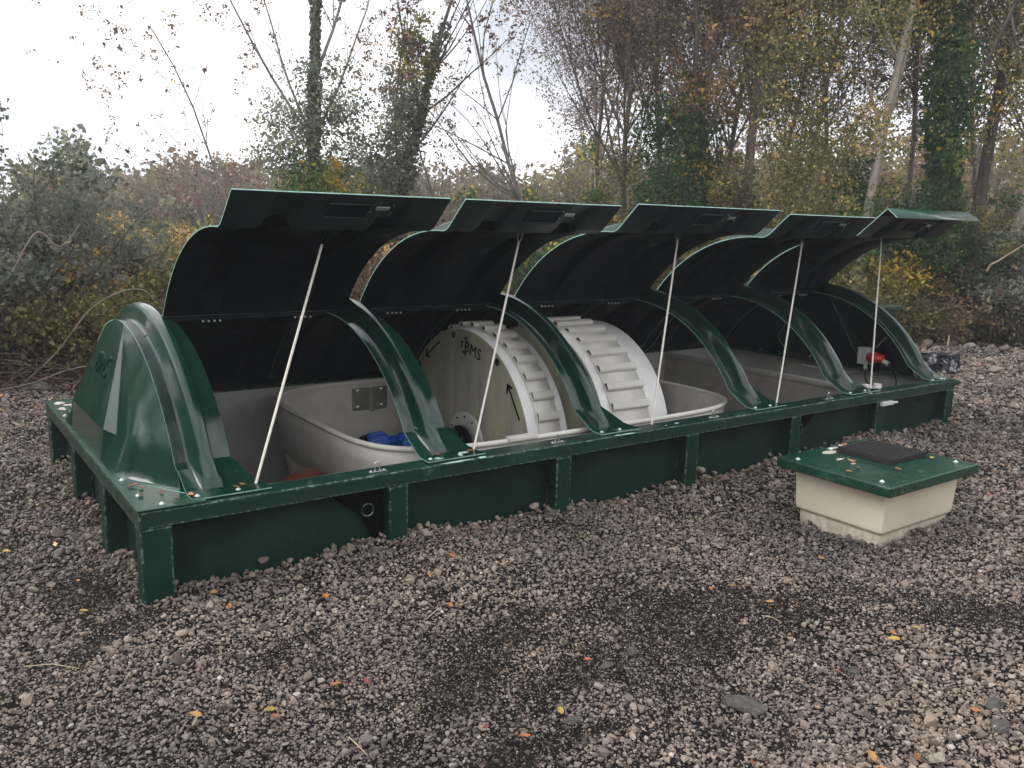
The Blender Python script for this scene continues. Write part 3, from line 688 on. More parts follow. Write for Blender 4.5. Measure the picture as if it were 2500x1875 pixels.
mb = MB(); mb.box((1.93, .20, .39), (2.12, .25, .413)); mb.build('lip_block', M['lip'], bas, .004)
for (px, py, pz) in ((1.245, .86, .10), (1.26, .78, .075)):
    mb = MB(); mb.tube([(px-.004, py, pz), (px-.022, py-.004, pz)], .010, 10); mb.build('bolt', M['steel'], bas)
# partition ahead of the last chamber, bull-nosed top
mb = MB(); mb.box((5.235, .13, -1.2), (5.275, 2.29, .345)); mb.tube([(5.255, .13, .352), (5.255, 2.29, .352)], .032, 12); mb.build('partition', M['part'], unit, .002)
# white bar and fittings in the last chamber
mb = MB(); mb.tube([(5.33, .42, .375), (5.33, .10, .375)], .020, 10); mb.build('cross_bar', M['white'], unit)
mb = MB(); mb.tube([(5.17, .15, .40), (5.17, .15, .43)], .025, 10); mb.tube([(5.27, .12, .40), (5.27, .12, .43)], .03, 10); mb.tube([(5.09, .18, .40), (5.09, .18, .425)], .018, 8, 1); split(mb, 'pipe_fitting', [M['white'], M['black']], unit)
# brown drain bend in the first chamber
mb = MB(); mb.tube([(1.14, 1.02, .08), (1.02, .90, .10), (.93, .80, .11), (.87, .74, .08), (.85, .71, -.02), (.85, .71, -.5)], [.082, .082, .082, .085, .085, .08], 20); mb.build('drain_pipe', M['orange'], unit)
# galvanised angle brackets high on the back wall of the basin
mb = MB(); bx0 = 1.93; mb.box((bx0, 2.165, .18), (bx0+.12, 2.173, .35)); mb.box((bx0+.16, 2.165, .18), (bx0+.28, 2.173, .35)); mb.box((bx0+.121, 2.09, .18), (bx0+.129, 2.172, .35))
br = split(mb, 'angle_bracket', M['steel'], unit, .002)[0]
mb = MB()
for dx in (.05, .24):
    for dz in (.205, .325): mb.tube([(bx0+dx, 2.165, dz), (bx0+dx, 2.148, dz)], .014, 6)
split(mb, 'bracket_bolt', M['steel'], br)
# junction box with red plug and cables in the last bay
jb = MB(); jb.box((5.985, .66, .44), (6.05, .76, .585)); jb = jb.build('junction_box', M['boxgrey'], unit, .006)
mb = MB(); mb.tube([(6.01, .69, .44), (6.01, .69, .40)], .017, 10); mb.build('cable_gland', M['boxgrey'], jb)
mb = MB(); mb.lathe([(0, .001), (0, .040), (.03, .044), (.05, .050), (.06, .050), (.075, .042), (.13, .036), (.14, .02), (.14, .001)], (5.99, .655, .51), 'y', 18)
mb.v = [(x, 2*.655-y, z) for x, y, z in mb.v]; mb.build('red_plug', M['red'], jb)
mb = MB(); mb.tube([(5.99, .52, .49), (5.99, .47, .475)], .022, 10); mb.build('plug_gland', M['boxgrey'], jb)
def cab(pts, r, m, nm='cable'):
    P_ = [Vector(p) for p in pts]; out = []
    for i in range(len(P_)-1):
        p0 = P_[max(i-1, 0)]; p1 = P_[i]; p2 = P_[i+1]; p3 = P_[min(i+2, len(P_)-1)]
        for t in np.linspace(0, 1, 8, endpoint=False): out.append(.5*((2*p1)+(p2-p0)*t+(2*p0-5*p1+4*p2-p3)*t*t+(3*p1-p0-3*p2+p3)*t**3))
    out.append(P_[-1]); mb = MB(); mb.tube([tuple(p) for p in out], r, 7); return mb.build(nm, m, unit)
cab([(6.0, .60, .60), (6.02, .56, .66), (6.02, .50, .72), (6.0, .45, .80)], .004, M['cable'])
cab([(6.01, .70, .40), (5.95, .80, .36), (5.85, .95, .37), (5.7, 1.1, .40)], .0045, M['cable'])
cab([(6.01, .69, .40), (5.80, .55, .36), (5.60, .36, .30), (5.5, .28, .20)], .0055, M['black'])
cab([(5.99, .47, .475), (5.92, .36, .40), (5.75, .26, .33), (5.5, .25, .20)], .0055, M['black'])

# rotors ----------------------------------------------------------------
RZ = .118; RR = .757
def arrow(parent, x, a0, a1, r=.70, wdt=.011, head=.045):
    mb = MB(); P_ = []
    pt = lambda a, rr: np.array((x, YC-rr*math.cos(R(a)), RZ+rr*math.sin(R(a))))
    n = 8; ang = [a0+(a1-a0)*i/n for i in range(n+1)]
    p0, p1 = pt(a0, r), pt(a1, r); d = (p1-p0)/np.linalg.norm(p1-p0); s = np.cross(d, (1., 0, 0))
    mb.prism([p0+s*wdt/2, p1+s*wdt/2, p1-s*wdt/2, p0-s*wdt/2], (-.0025, 0, 0))
    for sg in (-1, 1):
        q = p1-d*head*.9+s*sg*head*.75; mb.prism([p1+d*.012, p1-d*.016, q-d*.002, q+d*.012], (-.0032-.0005*sg, 0, 0))
    return mb.build('arrow_mark', M['black'], parent)
def build_rotor(xf, xc0, xc1, xe, off):
    mb = MB(); c = (0, YC, RZ)
    mb.lathe([(xf, .0005), (xf, RR-.012), (xf+.004, RR-.004)], c, 'x', 120, 0)
    mb.lathe([(xf+.004, RR-.004), (xf+.010, RR), (xc0-.001, RR+.001)], c, 'x', 120, 1)
    mb.lathe([(xc0-.001, RR+.001), (xc0, RR+.012), (xc1, RR+.012), (xc1+.001, RR+.001)], c, 'x', 120, 2)
    mb.lathe([(xc1+.001, RR+.001), (xe-.008, RR), (xe, RR-.008), (xe, .0005)], c, 'x', 120, 1)
    rot = mb.build('rotor', [M['face'], M['white'], M['cream']], unit)
    rot['label'] = 'slim front rotor drum with stained lettered face' if xf < 2.6 else 'wide rear rotor drum of white plastic'
    # open ended ridges across the rim
    prof = [(-.031, 0), (-.028, .014), (-.024, .023), (-.017, .027), (.014, .029), (.022, .026), (.026, .018), (.029, 0)]
    n = 37
    def cleat_mesh():
        th = .003; V = []; F = []; outer = prof; inner = [(a*.86, max(0, b-th*1.6)) for a, b in prof]; k = len(prof)
        for x in (xc0+.0, xc1-.004):
            for a, b in outer: V.append((x, a, RR+.0125+b))
            for a, b in inner: V.append((x, a, RR+.0125+b))
        for i in range(k-1):
            F.append((i, i+1, 2*k+i+1, 2*k+i)); F.append((k+i, 3*k+i, 3*k+i+1, k+i+1)); F.append((i, k+i, k+i+1, i+1)); F.append((2*k+i, 2*k+i+1, 3*k+i+1, 3*k+i))
        m_ = MB(); m_.add(V, F, 0, False)
        m_.prism([(xc0+.012, a*.9, RR+.0122+b) for a, b in inner if True], (.004, 0, 0), 1)  # dark plug paints the shade inside the hollow end
        m_.prism([(xc1-.006, a*.95, RR+.0122+b) for a, b in inner if True], (.004, 0, 0), 0)
        return m_
    first = None
    for i in range(n):
        a = off+i*360/n                                   # degrees from the front horizontal upwards
        if not (8 < a % 360 < 172): continue
        if first is None: first = cleat_mesh().build('cleat', [M['cream'], M['hole_shade']], rot); c_ = first
        else: c_ = first.copy(); COL.objects.link(c_); c_.parent = rot
        # local: z radial, y tangential; angle a: direction (-cos a, sin a) in (y,z)
        c_.location = (0, YC, RZ); c_.rotation_euler = (R(90-a), 0, 0)
    return rot
rA = build_rotor(2.262, 2.335, 2.50, 2.565, 3.55)
rB = build_rotor(2.86, 2.925, 3.245, 3.425, 3.75)
xf = 2.262
for a in (99.1+42, 99.1, 56.5, 14.4):
    mb = MB(); c = np.array((xf-.0015, YC-.715*math.cos(R(a)), RZ+.715*math.sin(R(a)))); mb.tube([c, c-(.0015, 0, 0)], .024, 20); mb.build('face_hole', M['hole_shade'], rA)  # flat discs painted with the shade of a hole, no depth cut
for a, r in ((86.7, .70), (90.5, .672), (91, .645), (87.1, .60), (89, .61)):
    mb = MB(); c = np.array((xf-.0015, YC-r*math.cos(R(a)), RZ+r*math.sin(R(a)))); mb.tube([c, c-(.0015, 0, 0)], .011, 10); mb.build('logo_dot', M['black'], rA)
ta = R(77.5); ux = np.array((0, -math.sin(ta)*1.0, -math.cos(ta))); uy = np.array((0, -math.cos(ta), math.sin(ta)))
o_ = np.array((xf-.002, 1.195, .735)); text_mesh('lettering', 'BMS', .105, M['black'], rA, o_, (0, -.93, -.20), (0, -.20, .93), .0015, 1.08)
arrow(rA, xf-.0015, 114.4, 131.7); arrow(rA, xf-.0015, 23.5, 42.6)
# hub, black flange and green coupling on the shaft
mb = MB(); YS = YC-.06; RZS = .13; c = (0, YS, RZS)
mb.lathe([(xf-.002, .001), (xf-.014, .001), (xf-.014, .20), (xf-.010, .207), (xf-.001, .207)], c, 'x', 48, 0); hub = mb.build('hub_plate', M['boxgrey'], rA)
mb = MB()
for i in range(12):
    a = 2*math.pi*i/12; p = np.array((xf-.014, YS+.178*math.cos(a), RZS+.178*math.sin(a))); mb.tube([p, p-(.006, 0, 0)], .007, 7)
split(mb, 'hub_bolt', M['black'], rA)
mb = MB(); mb.lathe([(2.200, .001), (2.200, .118), (2.207, .124), (2.222, .124), (2.228, .118), (2.228, .06), (2.247, .055)], c, 'x', 40, 0); mb.build('black_flange', M['black'], rA)
mb = MB(); p = np.array((2.199, YS-.05, RZS+.05)); mb.tube([p, p-(.008, 0, 0)], .012, 8); mb.build('flange_nut', M['steel'], rA)
mb = MB(); mb.lathe([(2.09, .001), (2.09, .09), (2.10, .115), (2.13, .122), (2.155, .115), (2.16, .05), (2.200, .05)], c, 'x', 36, 0); mb.build('shaft_coupling', M['dgreen'], rA)
# geared motor of blue cast iron
gm = MB(); gm.lathe([(1.86, .001), (1.86, .085), (1.875, .10), (1.99, .10), (2.0, .05), (2.09, .05)], (0, YC, .16), 'x', 28); gm.box((1.70, 1.11, .03), (1.87, 1.29, .225)); gm.box((1.78, 1.15, .225), (1.87, 1.26, .285)); gm.tube([(1.74, 1.2, .225), (1.74, 1.2, .25)], .022, 10); gm = gm.build('gear_motor', M['blue'], unit, .008); gm.location = (.05, -.04, .0)
mb = MB(); mb.lathe([(1.50, .001), (1.505, .045), (1.52, .062), (1.53, .066), (1.63, .066), (1.645, .055), (1.65, .035), (1.72, .035)], (0, YC+.02, .20), 'x', 28)
for i in range(14):
    a = 2*math.pi*i/14; y = YC+.02+.066*math.cos(a); z = .20+.066*math.sin(a); mb.tube([(1.535, y, z), (1.625, y, z)], .006, 4)
mb.build('motor_body', M['blue'], gm)
mb = MB(); mb.lathe([(1.475, .001), (1.475, .04), (1.485, .055), (1.505, .06)], (0, YC+.02, .20), 'x', 24); mb.build('fan_cowl', M['black'], gm)
mb = MB(); mb.box((1.60, 1.02, .15), (1.98, 1.10, .19)); mb.box((1.60, 1.32, .06), (1.98, 1.36, .10)); split(mb, 'motor_bracket', M['basin'], gm, .003)
mb = MB(); mb.lathe([(1.87, .001), (1.87, .055), (1.99, .055), (1.995, .04), (2.0, .001)], (0, 1.05, .165), 'x', 20); mb.build('motor_terminal', M['blue'], gm)

# ------------------------------------------------------------------ inspection chamber
ch = empty('inspection_chamber', (3.52, -.98, 0)); tag(ch, 'square cream inspection chamber with green lid and black ribbed mat in front of the tank', 'inspection chamber')
def chpart(mb, name, mats, bevel=0, parent=None):
    o = mb.build(name, mats, parent or ch, bevel)
    if parent is None: o.location = (-3.52, .98, 0)
    return o
X0, X1, Y0_, Y1 = 3.09, 3.93, -1.31, -.65
lidp = chpart(MB().box((X0, Y0_, .298), (X1, Y1, .350)), 'cover', M['deck'], .007)
mb = MB(); n = 5
a = [(3.17, -1.245), (3.865, -1.245), (3.865, -.715), (3.17, -.715)]; b = [(3.185, -1.232), (3.855, -1.232), (3.855, -.725), (3.185, -.725)]; c = [(3.205, -1.215), (3.84, -1.215), (3.84, -.74), (3.205, -.74)]; d = [(3.215, -1.205), (3.83, -1.205), (3.83, -.75), (3.215, -.75)]
lv = [(a, .2975), (b, .075), (c, .062), (d, -.25)]; V = [(x, y, z) for P_, z in lv for x, y in P_]
mb.add(V, [(i*4+k, i*4+(k+1) % 4, (i+1)*4+(k+1) % 4, (i+1)*4+k) for i in range(3) for k in range(4)]); chpart(mb, 'body', M['chamber'], .008)
mt = MB(); cx, cy_ = 3.645, -.915
mt.box((cx-.175, cy_-.160, .352), (cx+.175, cy_+.160, .372)); 
for i in range(15): y = cy_-.152+i*.0217; mt.box((cx-.168, y-.0055, .3722), (cx+.168, y+.0055, .3785))
for i in range(9): x = cx-.16+i*.04; mt.box((x-.003, cy_-.155, .3724), (x+.003, cy_+.155, .3770))
mt.tube([(cx+.172, cy_-.155, .372), (cx+.18, cy_-.165, .392)], .010, 6)
m_o = mt.build('rubber_mat', M['rubber'], None, 0); tag(m_o, 'black ribbed rubber mat lying on the green chamber cover', 'mat')
mb = MB()
for (bx_, by) in ((3.16, -1.22), (3.15, -.74), (3.86, -1.22), (3.86, -.74), (3.50, -.70)): dome(mb, (bx_+.0, by, .350), .0095)

for o_ in split(mb, 'cover_bolt', M['bolt'], ch): o_.location = (-3.52, .98, 0)
mb = MB()
for i, (x, y, rx, ry) in enumerate([(3.42, -.74, .07, .03), (3.53, -.695, .06, .018), (3.72, -.71, .06, .014), (3.62, -.68, .02, .02), (3.33, -.95, .02, .01), (3.35, -.86, .04, .012)]): patch(mb, x, y, .3503, rx, ry, i+70)

for o_ in split(mb, 'dried_mud', M['dust'], ch): o_.location = (-3.52, .98, 0)

# ------------------------------------------------------------------ small things beyond the tank
def wrapped():
    mb = MB(); r_ = random.Random(4); nx, ny, nz_ = 8, 6, 6; cx, cy_ = 9.02, 1.62
    bm = bmesh.new(); bmesh.ops.create_cube(bm, size=1); bmesh.ops.subdivide_edges(bm, edges=bm.edges[:], cuts=7, use_grid_fill=True)
    for v in bm.verts:
        p = v.co.copy(); v.co = Vector((cx+p.x*.24+r_.uniform(-.008, .008), cy_+p.y*.34+r_.uniform(-.008, .008), .10+p.z*.22+r_.uniform(-.008, .008)-.03*(abs(p.x)**3+abs(p.y)**3)*2*(p.z > 0)))
    me = bpy.data.meshes.new('wrapped_pack'); bm.to_mesh(me); bm.free()
    m, t, b = nmat('crinkled_dark_polythene'); c, h = noise_ramp(t, 7, [(.46, (.012, .014, .022)), (.54, (.05, .05, .065)), (.60, (.40, .37, .38)), (.66, (.03, .03, .04))], 5, .6)
    t.links.new(c, b.inputs['Base Color']); b.inputs['Roughness'].default_value = .25; bump(t, b, h, .8, .03); me.materials.append(m)
    o = bpy.data.objects.new('wrapped_pack', me); COL.objects.link(o); tag(o, 'small pack wrapped in crinkled dark and white polythene beyond the tank end', 'package')
wrapped()
kx, ky = 8.15, 2.0
kio = empty('control_kiosk', (kx, ky, 0)); tag(kio, 'small dark green control cabinet behind the far end of the tank', 'cabinet')
mb = MB(); mb.box((-.17, -.2, -.05), (.17, .22, .72)); mb.build('cabinet_body', M['body'], kio, .01)
mb = MB(); mb.box((-.20, -.23, .721), (.20, .25, .765)); mb.build('cabinet_roof', M['deck'], kio, .008)
mb = MB(); mb.box((-.13, -.208, .06), (.13, -.2005, .68)); mb.build('cabinet_door', M['gloss'], kio, .002)

# rocks lying loose in the gravel
def rock(x, y, s, seed, label, sc3=(1, .7, .45), rz=0):
    rng = np.random.default_rng(seed); bm = bmesh.new(); bmesh.ops.create_icosphere(bm, subdivisions=4, radius=.5)
    pl = [(Vector(rng.normal(size=3)).normalized(), rng.uniform(.30, .44)) for _ in range(12)]
    ph = rng.uniform(0, 6, 6)
    for v in bm.verts:
        for n_, d_ in pl:
            q = v.co.dot(n_)-d_
            if q > 0: v.co -= n_*q
        p = v.co; v.co = p*(1+.03*math.sin(9*p.x+ph[0])*math.sin(11*p.y+ph[1])+.02*math.sin(23*p.z+ph[2]+9*p.x)+.012*math.sin(31*p.x+ph[3]+25*p.y))
    for v in bm.verts: v.co = Vector((v.co.x*sc3[0]*s, v.co.y*sc3[1]*s, v.co.z*sc3[2]*s))
    me = bpy.data.meshes.new('rock'); bm.to_mesh(me); bm.free(); me.materials.append(rockm)
    o = bpy.data.objects.new('rock', me); COL.objects.link(o); o.location = (x, y, float(hgt(x, y))+s*sc3[2]*.22); o.rotation_euler.z = rz
    tag(o, label, 'rock', 'larger rocks lying in the gravel')
rockm, t_, b_ = nmat('weathered_rock'); c_, h_ = noise_ramp(t_, 26, [(.3, (.045, .042, .036)), (.5, (.11, .10, .088)), (.72, (.22, .205, .18))], 7, .72, coord='World'); t_.links.new(c_, b_.inputs['Base Color']); b_.inputs['Roughness'].default_value = .85; bump(t_, b_, h_, 1.0, .03)
def g3(px, py):
    d = cf*CAM_F+cr*(px-1250)-cu*(py-937.5); t = -CAM_P[2]/d[2]; return CAM_P+t*d
for i, (px, py, s, lab, sc3, rz) in enumerate([
    (1815, 1712, .155, 'largest mossy dark rock, low and flat at the lower right', (1, .62, .34), -.9),
    (912, 1372, .075, 'rounded grey rock against the second post of the tank', (1, .8, .7), .2),
    (1345, 1262, .085, 'flat brown rock against the third post of the tank', (1, .8, .5), .3),
    (1545, 1585, .06, 'pale smooth rock on the dark grit in front of the cream chamber', (1, .7, .5), .4),
    (1482, 1622, .065, 'flat pale rock beside the maple shaped leaf on dark grit', (1, .6, .3), .1),
    (1395, 1762, .08, 'flat grey rock near the bottom edge, one of the middle ones', (1, .5, .3), -.3),
    (2085, 1640, .055, 'rounded pale rock alone on the dark grit at the right', (1, .7, .5), .2),
    (2425, 1725, .09, 'broad tan rock at the lower right edge of the yard', (1, .7, .3), .0),
    (2440, 1780, .10, 'angular brown rock below the broad tan rock', (1, .7, .4), .6),
    (325, 1395, .085, 'long pale rock at the left foot of the corner post', (1, .5, .45), .9),
    (95, 958, .22, 'pale tan boulder at the hedge foot behind the tank corner', (1, .7, .6), .2)]):
    p = g3(px, py); rock(p[0], p[1], s, 30+i, lab, sc3, rz)

# fallen leaves
leafc = {'orange': (.36, .12, .04), 'yellow': (.38, .27, .05), 'brown': (.17, .075, .035), 'red': (.21, .055, .035), 'amber': (.38, .20, .06), 'tan': (.28, .18, .10)}
leafm = {k: plain('fallen_leaf_'+k, c, .6, 0, .3, 50, .2) for k, c in leafc.items()}
def leaf_shape(kind, s, rr):
    if kind == 'star':
        k = 14; rd = [s*(.46 if i % 2 == 0 else .27)*rr.uniform(.65, 1.1) for i in range(k)]; pts = [(rd[i]*math.cos(2*math.pi*i/k), .8*rd[i]*math.sin(2*math.pi*i/k)) for i in range(k)]
    else: pts = [(s*.55*math.cos(a), s*.30*math.sin(a)*(1-.25*math.cos(a))) for a in np.linspace(0, 2*math.pi, 13)[:-1]]
    V = [(0, 0, .001)]+[(x, y, abs(y)*.55+x*x/s*.35) for x, y in pts]; n_ = len(pts); V2 = [(x, y, z-.0012) for x, y, z in V]
    F = [(0, i+1, (i+1) % n_+1) for i in range(n_)]; F2 = [(n_+1, n_+1+(i+1) % n_+1, n_+1+i+1) for i in range(n_)]; F3 = [(i+1, n_+2+i, n_+2+(i+1) % n_, (i+1) % n_+1) for i in range(n_)]
    mb = MB(); mb.add(V+V2, F+F2+F3); return mb
def leaf(x, y, z, s, col, kind, label, seed):
    rr = random.Random(seed); o = leaf_shape(kind, s, rr).build('fallen_leaf', leafm[col]); o.location = (x, y, z); o.rotation_euler = (rr.uniform(-.3, .3), rr.uniform(-.3, .3), rr.uniform(0, 6.28))
    tag(o, label, 'leaf', 'fallen autumn leaves')
LV = [(820, 1682, .034, 'orange', 'oval', 'large oval orange leaf on gravel in the left foreground'), (893, 1675, .030, 'red', 'oval', 'small reddish leaf just right of the large oval orange leaf'),
      (660, 1742, .032, 'yellow', 'oval', 'bright yellow leaf in the lower left gravel'), (672, 1757, .030, 'red', 'oval', 'pinkish red leaf touching the yellow one in the lower left gravel'),
      (478, 1762, .034, 'amber', 'oval', 'pale amber leaf beside a dry stalk, lower left'), (1103, 1386, .030, 'orange', 'oval', 'vivid orange leaf in front of the second post of the tank'),
      (1048, 1434, .034, 'amber', 'star', 'pale yellow lobed leaf left of the dark grit'), (1140, 1330, .032, 'orange', 'star', 'orange leaf near the foot of the panel between two posts'),
      (1421, 1320, .036, 'yellow', 'oval', 'clear yellow leaf upright below the third post'), (1098, 1502, .050, 'orange', 'star', 'orange maple leaf left of the dark grit patch'),
      (1436, 1620, .048, 'orange', 'star', 'brown orange maple leaf in the middle of the dark grit'), (1282, 1806, .030, 'orange', 'oval', 'small orange leaf at the bottom edge'),
      (1187, 1783, .046, 'red', 'star', 'reddish star shaped leaf left of the bottom edge rocks'), (1368, 1748, .032, 'yellow', 'oval', 'olive yellow leaf above the flat grey rock'),
      (1735, 1434, .028, 'orange', 'oval', 'orange leaf of the close pair on the dark grit'), (1787, 1429, .040, 'yellow', 'star', 'yellow lobed leaf of the close pair on the dark grit'),
      (1879, 1481, .032, 'amber', 'oval', 'oval amber leaf below the inspection chamber'), (2235, 1558, .030, 'yellow', 'oval', 'slim yellow leaf on the right of the dark grit'),
      (2180, 1582, .040, 'yellow', 'oval', 'dull yellow leaf left of the slim yellow leaf'), (1995, 1731, .034, 'tan', 'star', 'tan triangular leaf right of the mossy rock'),
      (2045, 1648, .034, 'red', 'star', 'reddish leaf beside the rounded pale rock'), (2128, 1854, .040, 'amber', 'oval', 'curled amber leaf at the bottom right edge'),
      (2237, 1852, .044, 'brown', 'star', 'brown crumpled leaf right of the curled amber leaf'), (2005, 1362, .030, 'amber', 'oval', 'small amber leaf near the left foot of the cream chamber'),
      (1900, 1432, .026, 'tan', 'oval', 'tiny tan leaf above the oval amber leaf'), (795, 1470, .05, 'orange', 'star', 'orange lobed leaf near the first panel of the tank'),
      (560, 1497, .028, 'orange', 'oval', 'thin orange leaf below the first panel'), (205, 1493, .028, 'yellow', 'oval', 'yellow leaf left of the corner post'),
      (522, 1466, .036, 'amber', 'oval', 'amber leaf beside the corner post foot'), (15, 1343, .04, 'yellow', 'oval', 'yellow leaf at the left edge of the yard')]
for i, (px, py, s, c, k, lab) in enumerate(LV):
    p = g3(px, py); leaf(p[0], p[1], float(hgt(p[0], p[1]))+.022, s, c, k, lab, i)
dz = H+.013
for i, (x, y, s, c, k, lab, z) in enumerate([(.075, .285, .030, 'red', 'oval', 'dark red leaf beside a bolt on the end flange', dz), (.055, .33, .042, 'brown', 'oval', 'long brown leaf on the end flange, furthest from the corner', dz),
        (.055, .19, .032, 'red', 'oval', 'rust red leaf on the end flange nearest the outer edge', dz), (.135, .185, .030, 'brown', 'oval', 'small brown leaf in the middle of the end flange', dz),
        (.16, .055, .040, 'brown', 'star', 'brown leaf near the front edge of the end flange', dz), (.225, .085, .036, 'amber', 'oval', 'bright amber leaf at the foot of the end cap', dz),
        (.405, .055, .030, 'red', 'oval', 'white and red leaf scrap at the foot of the first arch', dz+.012), (.44, .075, .044, 'orange', 'star', 'orange maple leaf at the foot of the first arch', dz+.012), (.475, .085, .022, 'red', 'star', 'small red leaf at the tip of the first arch foot', dz),
        (.27, .93, .022, 'red', 'oval', 'tiny red leaf stuck high on the end cap', 1.0), (1.40, .075, .028, 'red', 'oval', 'red brown leaf scrap on the foot of the second arch', dz+.012), (1.60, .085, .036, 'brown', 'oval', 'brown leaf scrap beside the second prop rod foot', dz)]):
    leaf(x, y, z+.004, s, c, k, lab, 100+i)
for i, (x, y, s, c, k, lab) in enumerate([(3.155, -1.04, .034, 'amber', 'oval', 'amber leaf on the chamber cover near its left corner'), (3.27, -1.02, .030, 'orange', 'oval', 'small orange leaf left of the mat on the cover'),
        (3.34, -.93, .060, 'amber', 'star', 'long amber leaf against the left side of the mat'), (3.42, -1.15, .036, 'orange', 'oval', 'orange leaf on the cover in front of the mat'), (3.63, -.70, .036, 'amber', 'oval', 'amber leaf on the back edge of the cover'), (3.80, -1.12, .034, 'yellow', 'oval', 'greenish yellow leaf on the cover right of the mat')]):
    leaf(x, y, .356, s, c, k, lab, 130+i)
def litter():
    rng = np.random.default_rng(77); V = []; F = []; T = []; n = 2600
    r = np.sqrt(rng.uniform(2.2**2, 17**2, n)); a = rng.uniform(R(CAM_YAW-36), R(CAM_YAW+36), n); x = CAM_P[0]+r*np.cos(a); y = CAM_P[1]+r*np.sin(a)
    far = np.clip((y-2.5)/3, 0, 1)+.10
    for i in range(n):
        if rng.uniform() > far[i] or (-.05 < x[i] < L+.05 and -.05 < y[i] < W+.05) or (3 < x[i] < 4 and -1.4 < y[i] < -.6): continue
        s = rng.uniform(.008, .020)*(1+.06*r[i]); u = rng.normal(size=3); u[2] *= .3; u /= np.linalg.norm(u); v = np.cross(u, (rng.normal()*.4, rng.normal()*.4, 1)); v /= np.linalg.norm(v)
        c = np.array((x[i], y[i], float(hgt(x[i], y[i]))+.022)); b = len(V); V += [c+u*s, c+v*s*.6, c-u*s, c-v*s*.6]; F.append((b, b+1, b+2, b+3)); T.append(rng.uniform())
    me = bpy.data.meshes.new('leaf_litter'); me.from_pydata([tuple(p) for p in V], [], F); at = me.attributes.new('tint', 'FLOAT', 'FACE'); at.data.foreach_set('value', T)
    me.materials.append(leaf_mat('litter', [(0, (.12, .05, .03)), (.4, (.26, .12, .06)), (.75, (.42, .22, .08)), (1, (.6, .5, .35))], .15))
    o = bpy.data.objects.new('leaf_litter', me); COL.objects.link(o); tag(o, 'tiny scraps of dead leaf scattered over the gravel', 'leaf litter', None, 'stuff')
litter()
# dry stalks on the gravel
stalkm = plain('dry_stalk', (.42, .34, .22), .7, 0, .2, 40)
for i, (p0, p1, p2, lab) in enumerate([((60, 1647), (130, 1645), (195, 1652), 'long dry grass stalk lying at the left edge'), ((852, 1822), (870, 1843), (898, 1868), 'dry forked stalk at the bottom edge left of centre'), ((472, 1792), (483, 1775), (497, 1768), 'short straw beside the pale amber leaf'), ((1858, 1520), (1885, 1528), (1908, 1538), 'pale twig on the dark grit below the chamber'), ((1040, 1530), (1060, 1515), (1075, 1500), 'thin stem left of the orange maple leaf')]):
    mb = MB(); mb.tube([g3(*p0)+(0, 0, .03), g3(*p1)+(0, 0, .036), g3(*p2)+(0, 0, .03)], [.0022, .002, .001], 5); tag(mb.build('dry_stalk', stalkm), lab, 'stalk', 'dry stalks on the gravel')

# ------------------------------------------------------------------ vegetation
def at(px, dist, z=0.0):
    """a spot on the ground: column px of the photograph, dist metres from the camera"""
    a = R(CAM_YAW)-math.atan((px-1250)/CAM_F); return np.array((CAM_P[0]+dist*math.cos(a), CAM_P[1]+dist*math.sin(a), z))
def ztop(py, dist, px=1250): return 1.55+dist/CAM_F*((937.5-math.tan(R(CAM_PITCH))*CAM_F+(px-1250)*math.tan(R(CAM_ROLL)))-py)
def leaves_obj(name, C_, S_, T_, mat, parent, rng, aspect=.62, droop=0):
    """each leaf one small four-cornered blade of its own size, tilt and tint"""
    n = len(C_); u = rng.normal(size=(n, 3)); u[:, 2] -= droop; u /= np.linalg.norm(u, axis=1, keepdims=True)
    v = np.cross(u, rng.normal(size=(n, 3))); v /= (np.linalg.norm(v, axis=1, keepdims=True)+1e-9)
    nn = np.cross(u, v); s = S_[:, None]
    V = np.empty((n, 4, 3)); V[:, 0] = C_+u*s; V[:, 1] = C_+v*s*aspect+nn*s*.18; V[:, 2] = C_-u*s*.8; V[:, 3] = C_-v*s*aspect+nn*s*.18
    me = bpy.data.meshes.new(name); me.vertices.add(n*4); me.vertices.foreach_set('co', V.ravel()); me.loops.add(n*4); me.loops.foreach_set('vertex_index', np.arange(n*4, dtype=np.int32))
    me.polygons.add(n); me.polygons.foreach_set('loop_start', np.arange(0, n*4, 4, dtype=np.int32)); me.update(calc_edges=True)
    a_ = me.attributes.new('tint', 'FLOAT', 'FACE'); a_.data.foreach_set('value', np.clip(T_, 0, 1)); me.materials.append(mat)
    o = bpy.data.objects.new(name, me); COL.objects.link(o); o.parent = parent; return o
